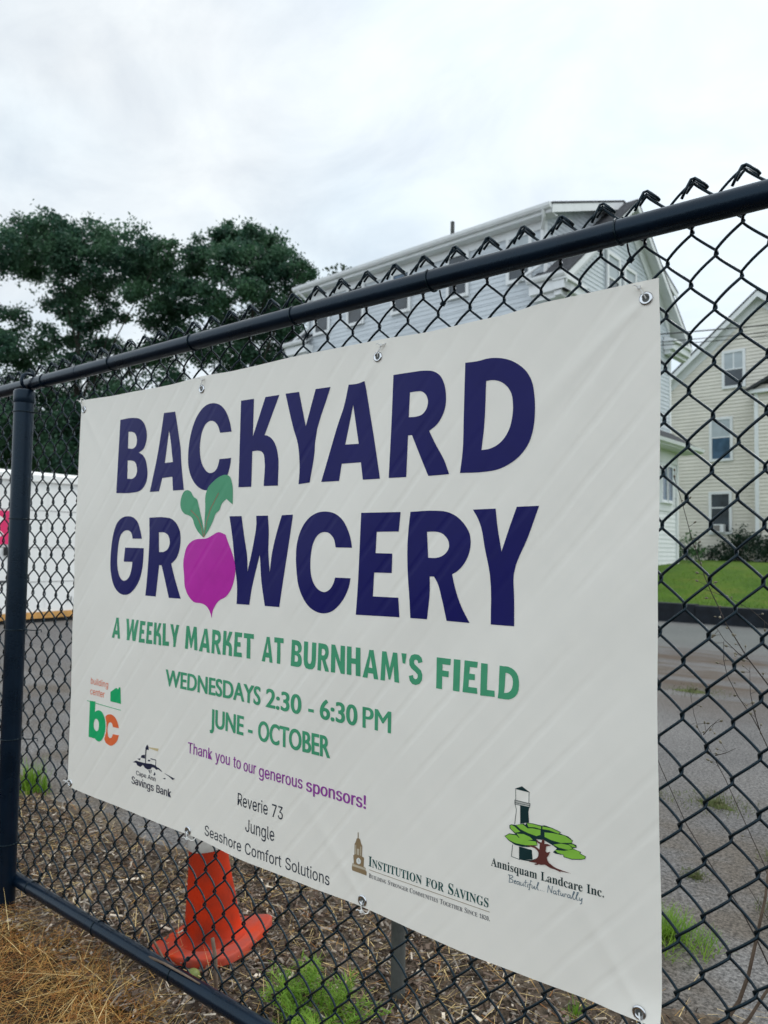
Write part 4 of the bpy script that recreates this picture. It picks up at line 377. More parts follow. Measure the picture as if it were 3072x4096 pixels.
SERIF={'.':[180,[[[89,-9],[74,-7],[60,1],[51,15],[48,36],[51,57],[60,71],[74,79],[89,81],[106,79],[119,71],[129,57],[132,36],[129,15],[119,1],[106,-7]]]],'0':[375,[[[188,-7],[133,1],[91,24],[60,61],[39,111],[30,150],[25,193],[23,241],[25,289],[30,332],[39,371],[60,420],[91,456],[133,479],[189,486],[242,479],[283,456],[314,419],[336,370],[345,331],[351,288],[353,240],[351,193],[345,150],[336,110],[314,61],[283,24],[241,1]],[[188,37],[219,50],[237,91],[243,131],[247,181],[248,240],[247,300],[243,349],[237,390],[219,429],[189,443],[157,429],[139,390],[132,349],[128,300],[127,240],[128,181],[132,131],[139,91],[157,50]]]],'1':[375,[[[65,0],[65,36],[120,36],[135,38],[146,45],[152,58],[154,79],[154,416],[108,365],[87,351],[67,346],[52,349],[40,359],[31,375],[28,396],[74,412],[101,426],[132,447],[179,482],[254,482],[254,79],[261,47],[271,38],[288,36],[343,36],[343,0]]]],'2':[375,[[[24,0],[24,69],[123,171],[160,210],[187,245],[206,277],[218,307],[224,338],[226,371],[223,405],[212,427],[196,441],[174,445],[145,438],[126,416],[116,380],[112,329],[77,333],[50,344],[32,365],[26,396],[30,419],[43,441],[63,459],[92,474],[129,483],[174,486],[240,479],[288,456],[318,421],[328,375],[326,352],[319,329],[308,306],[291,281],[268,252],[238,220],[154,138],[87,74],[244,74],[263,77],[279,86],[292,101],[300,120],[305,141],[345,141],[341,0]]]],'8':[376,[[[183,-7],[132,-2],[91,11],[60,31],[38,57],[25,88],[20,122],[27,162],[47,193],[79,219],[119,242],[83,267],[57,296],[41,327],[36,364],[39,395],[50,423],[70,449],[99,469],[140,482],[191,486],[254,478],[299,453],[325,415],[334,369],[328,333],[310,305],[281,282],[244,260],[296,230],[330,199],[349,166],[355,127],[344,71],[310,29],[276,9],[234,-3]],[[203,283],[224,298],[239,317],[247,340],[250,370],[243,407],[234,423],[222,436],[206,444],[187,447],[163,442],[145,426],[134,402],[130,372],[135,341],[149,318],[172,300]],[[187,32],[218,37],[241,55],[257,82],[262,116],[256,146],[239,170],[208,192],[164,216],[143,199],[126,178],[115,152],[111,120],[116,84],[132,56],[156,38]]]],'A':[437,[[[-9,0],[-9,18],[9,21],[24,30],[36,47],[49,75],[206,466],[224,465],[384,87],[399,55],[411,34],[425,22],[443,18],[443,0],[229,0],[229,18],[270,25],[283,46],[273,81],[253,132],[103,132],[79,71],[76,59],[75,48],[87,26],[124,18],[128,18],[128,0]],[[113,161],[242,161],[177,319]]]],'B':[443,[[[16,0],[16,17],[45,22],[62,32],[72,51],[75,82],[75,369],[73,394],[69,412],[62,425],[51,433],[15,439],[15,455],[220,455],[318,444],[377,409],[396,351],[384,302],[348,268],[287,247],[360,223],[404,185],[418,132],[407,76],[371,35],[335,15],[291,4],[238,0]],[[182,252],[188,252],[234,257],[263,272],[279,301],[285,345],[281,385],[269,412],[248,428],[216,434],[198,432],[188,425],[182,391]],[[222,24],[259,30],[283,49],[296,81],[301,128],[295,176],[277,208],[245,225],[197,231],[182,231],[182,65],[184,46],[190,33],[202,26]]]],'C':[468,[[[257,-11],[213,-7],[174,3],[137,20],[91,56],[56,104],[39,142],[29,184],[26,228],[30,273],[39,314],[56,351],[92,399],[139,435],[176,452],[216,462],[259,465],[309,459],[367,440],[388,435],[408,443],[419,465],[437,465],[437,308],[420,308],[392,364],[356,407],[313,434],[265,443],[198,419],[157,347],[144,226],[159,114],[203,46],[278,24],[318,29],[358,45],[395,71],[428,106],[447,89],[395,33],[332,0]]]],'D':[496,[[[20,0],[20,17],[47,21],[63,30],[71,46],[74,75],[74,374],[71,407],[61,426],[43,435],[15,439],[15,455],[222,455],[296,449],[357,429],[405,396],[440,351],[461,295],[468,228],[441,101],[362,25],[228,0]],[[222,24],[279,37],[319,75],[337,115],[347,166],[351,229],[336,342],[294,410],[223,433],[202,431],[190,423],[184,409],[182,385],[182,72],[184,48],[190,34],[202,27]]]],'E':[442,[[[14,0],[14,17],[44,20],[62,30],[72,48],[75,78],[75,369],[72,405],[62,425],[44,435],[16,439],[16,455],[399,455],[399,320],[383,320],[369,373],[340,406],[295,424],[232,430],[200,428],[186,417],[183,388],[183,246],[193,246],[232,252],[259,269],[277,300],[288,345],[304,345],[304,118],[287,118],[282,154],[273,181],[259,201],[241,213],[216,220],[185,222],[183,222],[183,67],[185,47],[192,35],[206,29],[230,28],[276,30],[313,39],[345,53],[371,75],[393,105],[411,143],[430,143],[402,0]]]],'F':[404,[[[15,0],[15,17],[45,23],[62,34],[72,53],[75,84],[75,375],[71,405],[61,423],[43,433],[14,439],[14,455],[394,455],[394,320],[377,320],[369,357],[355,385],[336,406],[310,420],[275,428],[230,431],[200,429],[186,421],[182,398],[182,247],[190,247],[229,253],[256,270],[274,301],[284,347],[302,347],[302,118],[285,118],[274,168],[257,200],[229,218],[189,224],[182,224],[182,81],[188,43],[196,31],[210,24],[229,19],[257,17],[257,0]]]],'G':[508,[[[268,-10],[222,-7],[179,3],[141,19],[93,55],[57,103],[41,141],[31,183],[28,229],[31,274],[41,315],[57,352],[93,399],[139,435],[176,452],[215,462],[257,465],[311,459],[369,441],[388,436],[406,443],[419,465],[437,465],[437,308],[420,308],[403,346],[382,379],[357,406],[329,426],[299,439],[267,443],[200,419],[159,347],[146,228],[150,163],[161,110],[180,67],[221,26],[275,13],[308,16],[328,27],[339,45],[343,71],[343,128],[339,154],[329,170],[309,179],[275,182],[275,198],[500,198],[500,182],[473,179],[457,171],[449,155],[446,128],[446,29],[387,7],[328,-6]]]],'H':[523,[[[15,0],[15,17],[45,22],[62,32],[72,50],[75,81],[75,379],[71,406],[62,424],[44,434],[16,439],[16,455],[242,455],[242,439],[204,432],[187,415],[182,379],[182,251],[342,251],[342,379],[337,415],[320,432],[282,439],[282,455],[507,455],[507,439],[478,434],[461,424],[452,407],[449,379],[449,81],[452,52],[461,33],[478,22],[507,17],[507,0],[282,0],[282,17],[311,21],[329,31],[339,49],[342,81],[342,221],[182,221],[182,81],[185,50],[194,32],[212,22],[242,17],[242,0]]]],'I':[260,[[[13,0],[13,17],[42,23],[61,32],[72,49],[75,75],[75,387],[72,412],[63,427],[45,435],[13,439],[13,455],[244,455],[244,439],[214,435],[196,427],[186,412],[183,387],[183,77],[187,44],[206,26],[246,17],[246,0]]]],'L':[427,[[[15,0],[15,17],[45,22],[62,32],[72,50],[75,81],[75,379],[71,407],[62,425],[44,434],[16,439],[16,455],[250,455],[250,439],[208,434],[196,427],[188,416],[182,379],[182,83],[185,47],[200,31],[234,28],[278,31],[315,40],[345,56],[370,80],[391,112],[409,154],[427,154],[402,0]]]],'M':[634,[[[14,0],[14,17],[43,22],[61,32],[72,50],[75,79],[75,382],[71,416],[53,432],[15,439],[15,455],[185,455],[317,142],[449,455],[617,455],[617,439],[590,433],[573,423],[563,405],[560,378],[560,85],[565,43],[571,31],[582,23],[617,17],[617,0],[396,0],[396,17],[433,25],[443,32],[450,44],[455,83],[455,399],[288,0],[270,0],[105,389],[105,80],[109,48],[120,30],[139,20],[169,17],[169,0]]]],'N':[493,[[[403,-11],[107,350],[107,79],[110,49],[119,31],[136,21],[167,17],[167,0],[18,0],[18,17],[54,23],[71,41],[76,79],[76,388],[36,433],[18,439],[18,455],[156,455],[391,169],[391,377],[386,414],[369,431],[331,439],[331,455],[480,455],[480,439],[450,434],[433,425],[425,407],[422,377],[422,-11]]]],'O':[526,[[[261,-11],[213,-6],[169,7],[129,29],[94,58],[66,93],[45,134],[32,179],[28,228],[32,276],[45,321],[66,362],[95,397],[130,426],[170,448],[216,462],[265,466],[313,462],[357,448],[397,427],[431,399],[459,364],[481,323],[494,277],[498,228],[494,179],[481,134],[459,93],[430,58],[395,29],[355,7],[310,-6]],[[265,12],[328,36],[367,108],[379,228],[376,293],[365,346],[348,389],[310,430],[260,443],[196,419],[158,347],[145,228],[149,163],[159,109],[177,67],[215,26]]]],'R':[473,[[[15,0],[15,17],[45,22],[62,32],[72,50],[75,81],[75,379],[71,406],[62,424],[44,434],[16,439],[16,455],[217,455],[278,452],[329,442],[367,426],[405,388],[417,334],[406,285],[372,248],[315,224],[432,50],[452,26],[478,17],[480,17],[480,0],[338,0],[201,212],[182,212],[182,81],[185,50],[194,32],[212,22],[242,17],[242,0]],[[182,234],[203,234],[249,240],[280,258],[298,290],[304,336],[295,389],[268,421],[224,431],[202,429],[190,422],[184,409],[182,385]]]],'S':[390,[[[43,-11],[43,158],[62,158],[83,94],[111,50],[149,24],[197,15],[231,20],[257,36],[273,60],[279,89],[265,129],[225,160],[163,191],[112,221],[77,253],[56,289],[50,332],[54,370],[67,403],[88,429],[115,449],[148,462],[185,466],[229,461],[282,448],[291,446],[300,445],[313,450],[320,466],[339,466],[339,319],[322,319],[310,354],[293,385],[272,410],[248,429],[222,441],[194,445],[163,440],[140,426],[125,406],[120,380],[124,356],[137,336],[159,319],[189,303],[253,273],[290,253],[317,233],[337,211],[350,188],[357,162],[359,133],[354,93],[339,58],[314,29],[281,8],[240,-6],[192,-10],[158,-8],[126,1],[98,9],[85,12],[69,7],[61,-11]]]],'T':[423,[[[92,0],[92,17],[123,21],[142,31],[152,50],[156,81],[156,433],[149,433],[102,426],[65,403],[41,367],[29,318],[11,318],[11,455],[410,455],[410,317],[394,317],[375,382],[333,420],[269,433],[263,433],[263,81],[267,49],[276,30],[296,21],[328,17],[328,0]]]],'U':[492,[[[248,-13],[192,-8],[147,6],[114,29],[91,61],[78,103],[73,155],[73,379],[70,406],[61,424],[43,434],[15,439],[15,455],[240,455],[240,439],[202,432],[185,415],[181,379],[181,140],[186,88],[203,51],[232,29],[275,22],[340,37],[379,83],[392,159],[392,378],[389,406],[379,423],[360,433],[328,439],[328,455],[474,455],[474,439],[448,432],[433,421],[425,404],[422,378],[422,181],[418,118],[403,69],[380,32],[346,7],[302,-8]]]],'V':[428,[[[212,-13],[44,381],[22,420],[8,432],[-14,439],[-14,455],[211,455],[211,439],[184,437],[166,432],[156,423],[152,410],[161,378],[259,143],[348,377],[355,409],[351,423],[342,432],[324,437],[299,439],[299,455],[442,455],[442,439],[423,436],[408,427],[395,411],[382,383],[230,-13]]]],'a':[344,[[[255,-10],[216,1],[200,35],[151,2],[95,-9],[64,-4],[40,11],[25,34],[20,63],[31,104],[63,136],[98,155],[143,173],[199,190],[199,241],[196,266],[187,282],[171,292],[148,296],[115,290],[104,274],[113,257],[123,231],[120,215],[110,202],[95,194],[77,191],[59,194],[45,203],[36,218],[33,236],[37,259],[49,278],[69,295],[95,308],[126,316],[162,318],[223,312],[263,292],[285,259],[293,210],[293,62],[295,40],[304,34],[320,42],[329,28],[294,-1]],[[151,34],[174,41],[199,63],[199,169],[138,139],[118,84],[126,46]]]],'c':[293,[[[156,-10],[119,-5],[87,11],[59,35],[38,68],[24,106],[19,150],[25,196],[40,237],[64,271],[96,297],[133,313],[175,319],[218,314],[250,298],[271,275],[277,245],[275,228],[266,215],[253,207],[236,204],[206,216],[196,251],[197,261],[197,271],[190,290],[169,297],[138,285],[118,248],[112,187],[118,123],[137,76],[166,48],[204,38],[239,47],[271,72],[285,60],[248,21],[205,-2]]]],'d':[370,[[[140,-10],[107,-5],[78,10],[53,35],[35,66],[23,104],[19,147],[24,196],[36,237],[55,272],[81,297],[112,313],[146,318],[189,309],[223,280],[223,401],[220,419],[212,430],[198,437],[176,439],[176,455],[319,455],[319,75],[325,41],[335,32],[353,28],[353,11],[315,8],[271,1],[223,-10],[223,39],[188,2]],[[171,28],[187,31],[202,41],[215,56],[223,76],[223,242],[217,257],[206,270],[191,278],[174,281],[147,273],[130,250],[121,210],[118,153],[120,98],[130,58],[146,36]]]],'e':[301,[[[154,-10],[117,-5],[85,10],[58,35],[37,69],[24,109],[19,157],[24,201],[38,240],[59,273],[87,298],[120,313],[157,318],[209,309],[249,280],[274,234],[283,173],[283,166],[117,166],[127,97],[154,56],[199,42],[237,53],[270,86],[285,73],[248,27],[205,-1]],[[116,192],[201,192],[201,215],[199,252],[193,277],[181,292],[161,297],[127,274],[116,203]]]],'i':[198,[[[101,362],[81,366],[65,376],[54,393],[50,412],[54,432],[65,449],[81,460],[101,463],[120,460],[137,449],[147,432],[151,412],[147,393],[136,376],[120,366]],[[18,0],[18,16],[35,19],[45,26],[51,37],[52,56],[52,252],[47,285],[37,291],[20,293],[21,310],[148,310],[148,56],[154,26],[164,19],[180,16],[180,0]]]],'m':[554,[[[18,0],[18,16],[35,19],[45,26],[51,37],[52,56],[52,253],[46,284],[36,291],[19,294],[19,310],[146,310],[146,265],[188,305],[237,318],[292,304],[320,261],[364,304],[418,318],[465,306],[494,271],[504,212],[504,56],[510,26],[520,19],[536,16],[536,0],[377,0],[377,16],[393,19],[403,26],[410,56],[410,217],[408,241],[404,258],[394,268],[377,271],[349,263],[324,237],[324,56],[331,26],[340,19],[356,16],[356,0],[199,0],[199,16],[215,19],[225,26],[232,56],[232,217],[230,241],[226,258],[216,268],[199,271],[170,262],[146,235],[146,56],[152,27],[162,19],[177,16],[177,0]]]],'n':[381,[[[18,0],[18,16],[35,19],[45,26],[51,37],[52,56],[52,253],[46,284],[36,291],[19,294],[19,310],[148,310],[148,267],[190,306],[243,318],[292,306],[321,271],[330,212],[330,56],[337,26],[347,19],[363,16],[363,0],[202,0],[202,16],[207,16],[228,26],[235,56],[235,217],[234,241],[229,258],[219,268],[203,271],[173,262],[148,235],[148,56],[154,26],[164,19],[180,16],[180,0]]]],'q':[364,[[[175,-139],[175,-123],[199,-120],[214,-114],[221,-102],[224,-83],[224,29],[187,0],[142,-9],[108,-5],[79,10],[54,33],[36,64],[24,101],[20,144],[25,192],[40,234],[63,270],[93,297],[129,313],[170,319],[215,310],[257,281],[309,320],[320,320],[320,-83],[326,-113],[337,-120],[354,-123],[354,-139]],[[179,30],[194,32],[208,40],[218,52],[224,67],[224,241],[213,281],[179,295],[150,286],[131,261],[120,218],[117,156],[120,100],[131,60],[150,37]]]],'r':[288,[[[18,0],[18,16],[35,19],[45,26],[51,37],[52,56],[52,252],[51,273],[46,285],[37,291],[20,293],[21,310],[146,310],[146,252],[165,280],[187,301],[210,314],[233,318],[258,315],[275,304],[286,287],[289,266],[287,248],[278,234],[265,225],[248,222],[222,231],[207,250],[189,260],[175,255],[162,241],[152,220],[149,192],[149,56],[152,37],[159,25],[173,19],[197,16],[197,0]]]],'s':[288,[[[151,-10],[122,-6],[87,6],[73,9],[60,4],[51,-9],[36,-9],[36,105],[53,105],[66,68],[87,39],[112,21],[140,15],[162,18],[179,27],[189,40],[192,58],[183,84],[156,105],[107,130],[76,148],[54,169],[41,193],[37,220],[44,259],[65,291],[98,312],[141,319],[166,316],[199,308],[206,306],[213,305],[223,308],[230,319],[244,319],[244,222],[228,222],[215,254],[196,277],[174,291],[149,296],[130,294],[116,286],[108,274],[105,259],[107,244],[115,232],[146,212],[191,189],[221,172],[241,151],[253,127],[257,95],[250,51],[228,18],[194,-3]]]],'u':[375,[[[131,-10],[91,-3],[65,17],[51,51],[46,97],[46,248],[39,282],[29,291],[11,294],[11,310],[142,310],[142,74],[144,58],[151,46],[162,38],[177,36],[205,43],[228,66],[228,248],[226,269],[221,283],[209,291],[189,294],[189,310],[324,310],[324,70],[326,51],[331,39],[342,33],[360,30],[360,13],[321,10],[277,3],[228,-10],[228,40],[209,19],[186,3],[160,-7]]]]}
TREE_A= [(-33.2,14.5,14.9,1.01),(-33.7,15.5,16.2,1.04),(-32.1,16.0,16.1,0.96),(-31.8,17.4,16.4,1.05),(-30.7,18.4,16.2,0.93),(-27.7,18.0,15.0,0.87),(-26.8,18.5,14.6,0.81),(-34.6,16.4,15.5,1.01),(-31.1,16.2,14.8,1.01),(-29.8,17.2,14.5,0.95),(-31.5,19.6,15.4,0.97),(-28.7,19.3,14.3,0.91),(-29.1,20.8,14.7,0.76),(-31.7,17.0,13.9,0.91),(-31.3,18.1,13.9,0.87),(-28.0,18.3,12.8,0.82),(-28.7,20.2,13.3,0.87),(-33.6,17.5,13.2,0.83),(-31.4,17.5,12.4,0.86),(-29.3,20.3,12.3,1.0),(-30.9,18.7,12.6,0.62),(-26.0,19.4,13.2,0.58),(-28.6,20.9,12.9,0.75),(-27.7,20.8,11.1,0.86),(-33.4,14.8,11.7,0.83),(-32.5,14.3,10.3,0.69),(-35.0,16.5,10.6,0.89),(-32.6,16.4,11.1,0.73),(-32.3,17.9,11.1,0.87),(-31.7,19.2,11.3,0.76),(-29.0,20.5,10.9,0.87),(-30.8,20.2,10.5,0.89),(-31.6,16.9,9.6,0.84),(-35.3,16.1,9.2,0.88),(-32.6,16.4,8.4,0.79),(-32.4,19.0,9.8,0.89),(-32.9,18.4,8.5,0.89),(-28.6,17.8,7.9,0.93),(-32.5,15.0,7.0,0.7),(-31.4,16.3,6.8,0.71),(-33.2,18.7,6.5,0.9),(-34.2,15.3,5.9,0.73),(-33.5,16.8,5.6,0.74),(-34.5,13.8,14.5,0.95),(-35.2,14.5,10.6,0.98),(-34.9,14.4,7.5,0.96),(-27.5,20.0,8.8,0.96),(-29.2,19.8,7.7,0.98),(-32.2,17.7,5.1,0.74),(-35.8,16.5,4.9,0.64),(-30.8,19.2,6.2,1.0),(-37.3,15.2,8.0,0.96),(-36.0,15.9,7.9,0.95),(-35.5,17.0,8.1,0.96),(-33.2,17.2,7.8,0.93),(-30.3,16.9,7.5,0.88),(-31.8,19.2,8.0,0.95),(-31.2,20.2,8.1,0.96),(-36.9,15.5,6.9,0.96),(-34.5,15.7,6.8,0.92),(-34.0,16.8,6.9,0.94),(-31.1,16.6,6.6,0.89),(-32.4,18.7,7.0,0.95),(-30.4,18.9,6.8,0.92),(-28.4,19.0,6.7,0.89),(-33.7,13.8,5.5,0.87),(-36.0,16.0,5.9,0.95),(-35.5,17.1,6.0,0.96),(-31.0,16.1,5.6,0.87),(-32.7,18.3,5.9,0.95),(-30.2,18.3,5.8,0.91),(-28.3,18.5,5.6,0.88),(-34.4,14.5,4.8,0.89),(-35.3,16.2,5.0,0.94),(-34.7,17.2,5.1,0.95),(-30.5,16.3,4.7,0.87),(-31.6,18.3,5.0,0.93),(-28.6,17.8,4.8,0.87),(-29.9,20.1,5.1,0.94)]
TREE_B= [(-26.4,20.3,15.2,0.72),(-27.6,22.1,16.7,0.76),(-27.1,23.0,17.2,0.77),(-24.9,22.4,16.3,0.73),(-25.7,24.2,16.7,0.77),(-23.1,22.9,14.9,0.72),(-21.9,22.7,14.1,0.58),(-27.2,21.1,14.5,0.92),(-24.5,20.4,14.2,0.87),(-24.1,21.5,14.6,0.88),(-23.9,22.8,14.3,0.91),(-23.6,24.1,14.0,0.8),(-25.4,20.3,12.7,0.88),(-24.1,20.8,12.9,0.87),(-25.5,23.9,13.6,0.95),(-22.9,23.2,12.5,0.84),(-27.4,22.9,12.4,0.96),(-26.1,23.6,12.3,0.95),(-23.6,23.0,11.6,0.9),(-26.4,21.3,10.7,0.91),(-25.5,22.3,10.4,0.92),(-24.7,23.5,10.4,0.93),(-23.6,24.1,11.3,0.86),(-23.5,24.1,9.9,0.86),(-26.1,22.4,9.2,0.93),(-25.8,24.3,9.2,0.9)]
TREE_C= [(-22.2,24.6,14.2,0.37),(-21.6,24.6,14.5,0.34),(-21.9,25.9,15.1,0.31),(-20.4,24.7,14.2,0.26),(-21.1,24.4,13.7,0.48),(-23.4,26.0,14.0,0.51),(-22.8,24.3,13.3,0.49),(-21.3,25.5,14.0,0.49)]


# ------------------------------------------------------------------ ground
def sheet(name, x0, y0, x1, y1, nx, ny, zf, m, label, kind='structure'):
    b = MB()
    for j in range(ny + 1):
        for i in range(nx + 1):
            x = x0 + (x1 - x0) * i / nx; y = y0 + (y1 - y0) * j / ny; b.v.append((x, y, zf(x, y)))
    for j in range(ny):
        for i in range(nx):
            a = j * (nx + 1) + i; b.f.append((a, a + 1, a + nx + 2, a + nx + 1)); b.m.append(0)
    o = b.build(name, m, smooth=True); tag(o, label, name.replace('_', ' '), kind=kind); return o
def wob(x, y, k=1.0): return (math.sin(x * 5.1 * k + 1.3) * math.cos(y * 4.3 * k) + 0.6 * math.sin(x * 11.7 * k + y * 9.1 * k))
sheet('ground', -700, -700, 700, 700, 4, 4, lambda x, y: -0.03, EARTH, 'flat bare earth running out to the horizon')
sheet('parking_lot', -60, 0.35, 60, 12.25, 2, 2, lambda x, y: -0.012, ASPHALT, 'worn grey asphalt lot with silt streaks behind the fence')
def mulch_edge(x): return 0.62 + 0.10 * x + 0.06 * math.sin(3 * x) + 0.05 * math.sin(7.3 * x + 1)
b = MB(); NX, NY = 170, 30
for j in range(NY + 1):
    for i in range(NX + 1):
        x = -4 + 8.5 * i / NX; y0_ = -0.10; y1_ = mulch_edge(x) + 0.12
        y = y0_ + (y1_ - y0_) * j / NY
        z = (0.006 + 0.010 * wob(x, y, 1.7)) * min(1, (NY - j) / 5) + 0.004 - (0.022 if j == NY else 0)
        b.v.append((x, y, z))
for j in range(NY):
    for i in range(NX):
        a = j * (NX + 1) + i; b.f.append((a, a + 1, a + NX + 2, a + NX + 1)); b.m.append(0)
tag(b.build('mulch_bed', SOIL, smooth=True), 'strip of brown soil under the wood chips behind the fence', 'mulch bed', kind='structure')
sheet('grass_verge', -8, -6, 8, -0.09, 150, 60, lambda x, y: 0.004 + 0.012 * wob(x, y, 1.4), VERGE, 'thatchy soil under the dead grass in front of the fence')
def lawn_z(x, y):
    t = min(1, max(0, (y - 12.4) / 8)); return 0.29 + 0.60 * (t * t * (3 - 2 * t)) + 0.02 * wob(x * 0.2, y * 0.2)
sheet('lawn', -90, 12.45, 60, 95, 100, 120, lawn_z, LAWN, 'green lawn rising gently towards the houses')
b = MB()
for i in range(60):
    x = -45 + i * 1.5
    z = 0.30 + 0.012 * math.sin(i * 2.1); b.box(x, 12.2, -0.05, x + 1.49, 12.46, z)
tag(b.build('kerb', KERB), 'tall dark edging between the asphalt lot and the lawn', 'kerb', kind='structure')

# ------------------------------------------------------------------ chain link fence
fence = tag(empty('chain_link_fence', (0.8, 0, 0)), 'black vinyl coated chain link fence with pipe rails carrying the banner', 'fence')
def fpart(mb, name, m, smooth=True, parent=None):
    o = mb.build(name, m, smooth=smooth)
    p = parent or fence
    o.parent = p; o.matrix_parent_inverse = Matrix.Translation((-0.8, 0, 0)); return o
PX, PZ, MY = 0.0388, 0.0885, 0.0105
def colx(j, z): 
    x = 1.832 + PX * j
    return x + 0.024 * (z - 1.43) * max(0, min(1.2, (x - 0.3) / 1.5))
b = MB(); NSEG = 12; wr = 0.0025; by = 0.0072
k98 = math.asin(0.985)
for j in range(-104, 42):
    # wire between column j and j+1
    zr0 = (1.430 if (j + 1) % 2 == 0 else 1.3855)      # a height at which this wire touches its right column
    ztop = 1.8262
    right_is_B = (j + 1) % 2 != 0
    jr = rnd.uniform(-0.0008, 0.0008)
    pts = []
    zz = 0.075
    n = int((ztop - zz) / PZ * NSEG)
    dz = (ztop - zz) / n
    for i in range(n + 1):
        z = zz + dz * i
        th = (z - zr0) / PZ * 2 * math.pi + math.pi / 2
        s_, c_ = math.sin(th), math.cos(th)
        t = math.asin(0.985 * s_) / k98
        xm = (colx(j, z) + colx(j + 1, z)) / 2
        half = PX / 2 + 0.0034
        y = MY - by * math.copysign(abs(c_) ** 0.75, c_)
        pts.append((xm + half * t + jr, y, z))
    b.tube(pts, wr, 6)
# knuckled selvage above the rail
for j in range(-103, 42, 2):
    if j % 2 == 0: continue
    zt = 1.828; x = colx(j, zt); jx = rnd.uniform(-0.001, 0.001); jz = rnd.uniform(-0.0015, 0.0015)
    P = [(-0.0165, -0.0085, -0.031), (-0.0075, -0.0085, -0.013), (-0.002, -0.006, -0.001), (0.003, -0.003, 0.001), (0.010, -0.004, -0.0055), (0.0195, -0.005, -0.0145), (0.0225, 0.0005, -0.0185), (0.0195, 0.0075, -0.0165), (0.010, 0.0085, -0.0085), (0.001, 0.0075, -0.001), (-0.005, 0.005, -0.008), (-0.012, 0.002, -0.019)]
    b.tube([(x + jx + p[0], MY + p[1], zt + jz + p[2]) for p in P], 0.0025, 6)
fpart(b, 'chain_link_mesh', VINYL_BLACK)
b = MB(); b.tube([(-3.2 + 0.3 * i, -0.0215, 1.758 + 0.0006 * math.sin(i)) for i in range(23)], 0.0212, 28); top_rail = fpart(b, 'top_rail', PIPE); smooth_sides(top_rail)
b = MB(); b.tube([(0.008, -0.0215, 1.758), (0.010, -0.0215, 1.758), (0.0102, -0.0215, 1.758), (0.013, -0.0215, 1.758)], [0.0212, 0.0219, 0.0219, 0.0212], 28); fpart(b, 'rail_sleeve', PIPE)
b = MB(); b.tube([(-3.2 + 0.3 * i, -0.0225, 0.093) for i in range(23)], 0.0205, 24); smooth_sides(fpart(b, 'bottom_rail', PIPE))
def tie(x, z, r, zdir, drop):
    t = MB(); ring = []
    n = 22
    for i in range(n + 1):
        a = math.pi * 0.15 + 2 * math.pi * i / n * 0.95
        ring.append((x + 0.010 * (i / n - 0.5), -0.0215 - math.sin(a) * (r + 0.0016), z + math.cos(a) * (r + 0.0016) * 1.0))
    t.tube(ring, 0.0017, 6)
    kz = z + zdir * (r + drop * 0.75)                     # twisted on to the nearest front-lying wire
    k = round((x + 0.022 - 1.832 - 0.877 * (kz - 1.43)) / (2 * PX)); kx = 1.832 + 2 * PX * k + 0.877 * (kz - 1.43) + 0.024 * (kz - 1.43) * max(0, min(1.2, (x - 0.3) / 1.5)); ky = MY - by
    t.tube([(x + 0.006, -0.004, z + zdir * r * 0.80), ((x + kx) / 2 + 0.003, -0.002, z + zdir * (r + drop * 0.30)), (kx + 0.003, ky - 0.003, kz)], 0.0018, 6)
    ax_ = Vector((0.0388, 0, 0.04425)).normalized(); n1 = Vector((0, 1, 0)); n2 = ax_.cross(n1)
    hx = [Vector((kx, ky, kz)) + ax_ * (0.009 * (k2 / 30 - 0.5)) + n1 * 0.0043 * math.cos(k2 * 0.85) + n2 * 0.0043 * math.sin(k2 * 0.85) for k2 in range(31)]
    t.tube(hx, 0.0016, 5)
    fpart(t, 'tie_wire', VINYL_BLACK)
for x in (-0.60, -0.202, 0.205, 0.598, 0.986, 1.378, 1.769, 2.17): tie(x, 1.758, 0.0212, -1, 0.030)
for x in (-0.173, 0.221, 0.59, 0.99, 1.40, 1.80): tie(x, 0.093, 0.0205, 1, 0.022)
# end posts
post = MB(); PXX, PYY = -0.283, -0.054
post.tube([(PXX, PYY, -0.05), (PXX, PYY, 1.70)], 0.0315, 36)
p_o = smooth_sides(fpart(post, 'post', PIPE))
capm = MB(); capm.lathe([(0.0, 0.030), (0.018, 0.0295), (0.030, 0.026), (0.0338, 0.020), (0.0340, -0.016), (0.0322, -0.019)], 36, (PXX, PYY, 1.702))
capm.torus((PXX - 0.02, -0.030, 1.764), (1, 0.15, 0), 0.0285, 0.0055, 28, 10)
cap_o = capm.build('post_cap', PIPE, smooth=True); cap_o.parent = p_o
for z in (1.652, 1.29, 0.92, 0.56, 0.22):
    t = MB(); t.tube([(PXX + 0.0330 * math.cos(2 * math.pi * k / 39), PYY + 0.0330 * math.sin(2 * math.pi * k / 39), z) for k in range(40)], 0.0017, 6)
    t.tube([(PXX + 0.031, PYY + 0.012, z), (PXX + 0.046, -0.012, z - 0.004), (PXX + 0.060, 0.004, z - 0.002), (PXX + 0.066, 0.002, z - 0.009)], 0.0018, 6)
    fpart(t, 'post_band', VINYL_BLACK)
t = MB(); t.lathe([(0, 0.018), (0.006, 0.018), (0.0075, 0.014), (0.0075, 0.0)], 14); bolt = fpart(t, 'bolt', STEEL)
bolt.matrix_parent_inverse = Matrix.Identity(4); bolt.rotation_euler = (R(90), 0, 0); bolt.location = (-0.31 - 0.8, -0.083, 0.085)

# galvanised stake behind the fence
st = MB(); st.tube([(1.02, 0.37, -0.05), (1.02, 0.37, 0.6), (1.022, 0.372, 1.15)], 0.0195, 20)
stake = tag(smooth_sides(st.build('metal_stake', STAKE)), 'grey weathered stake standing behind the fence under the banner', 'post')

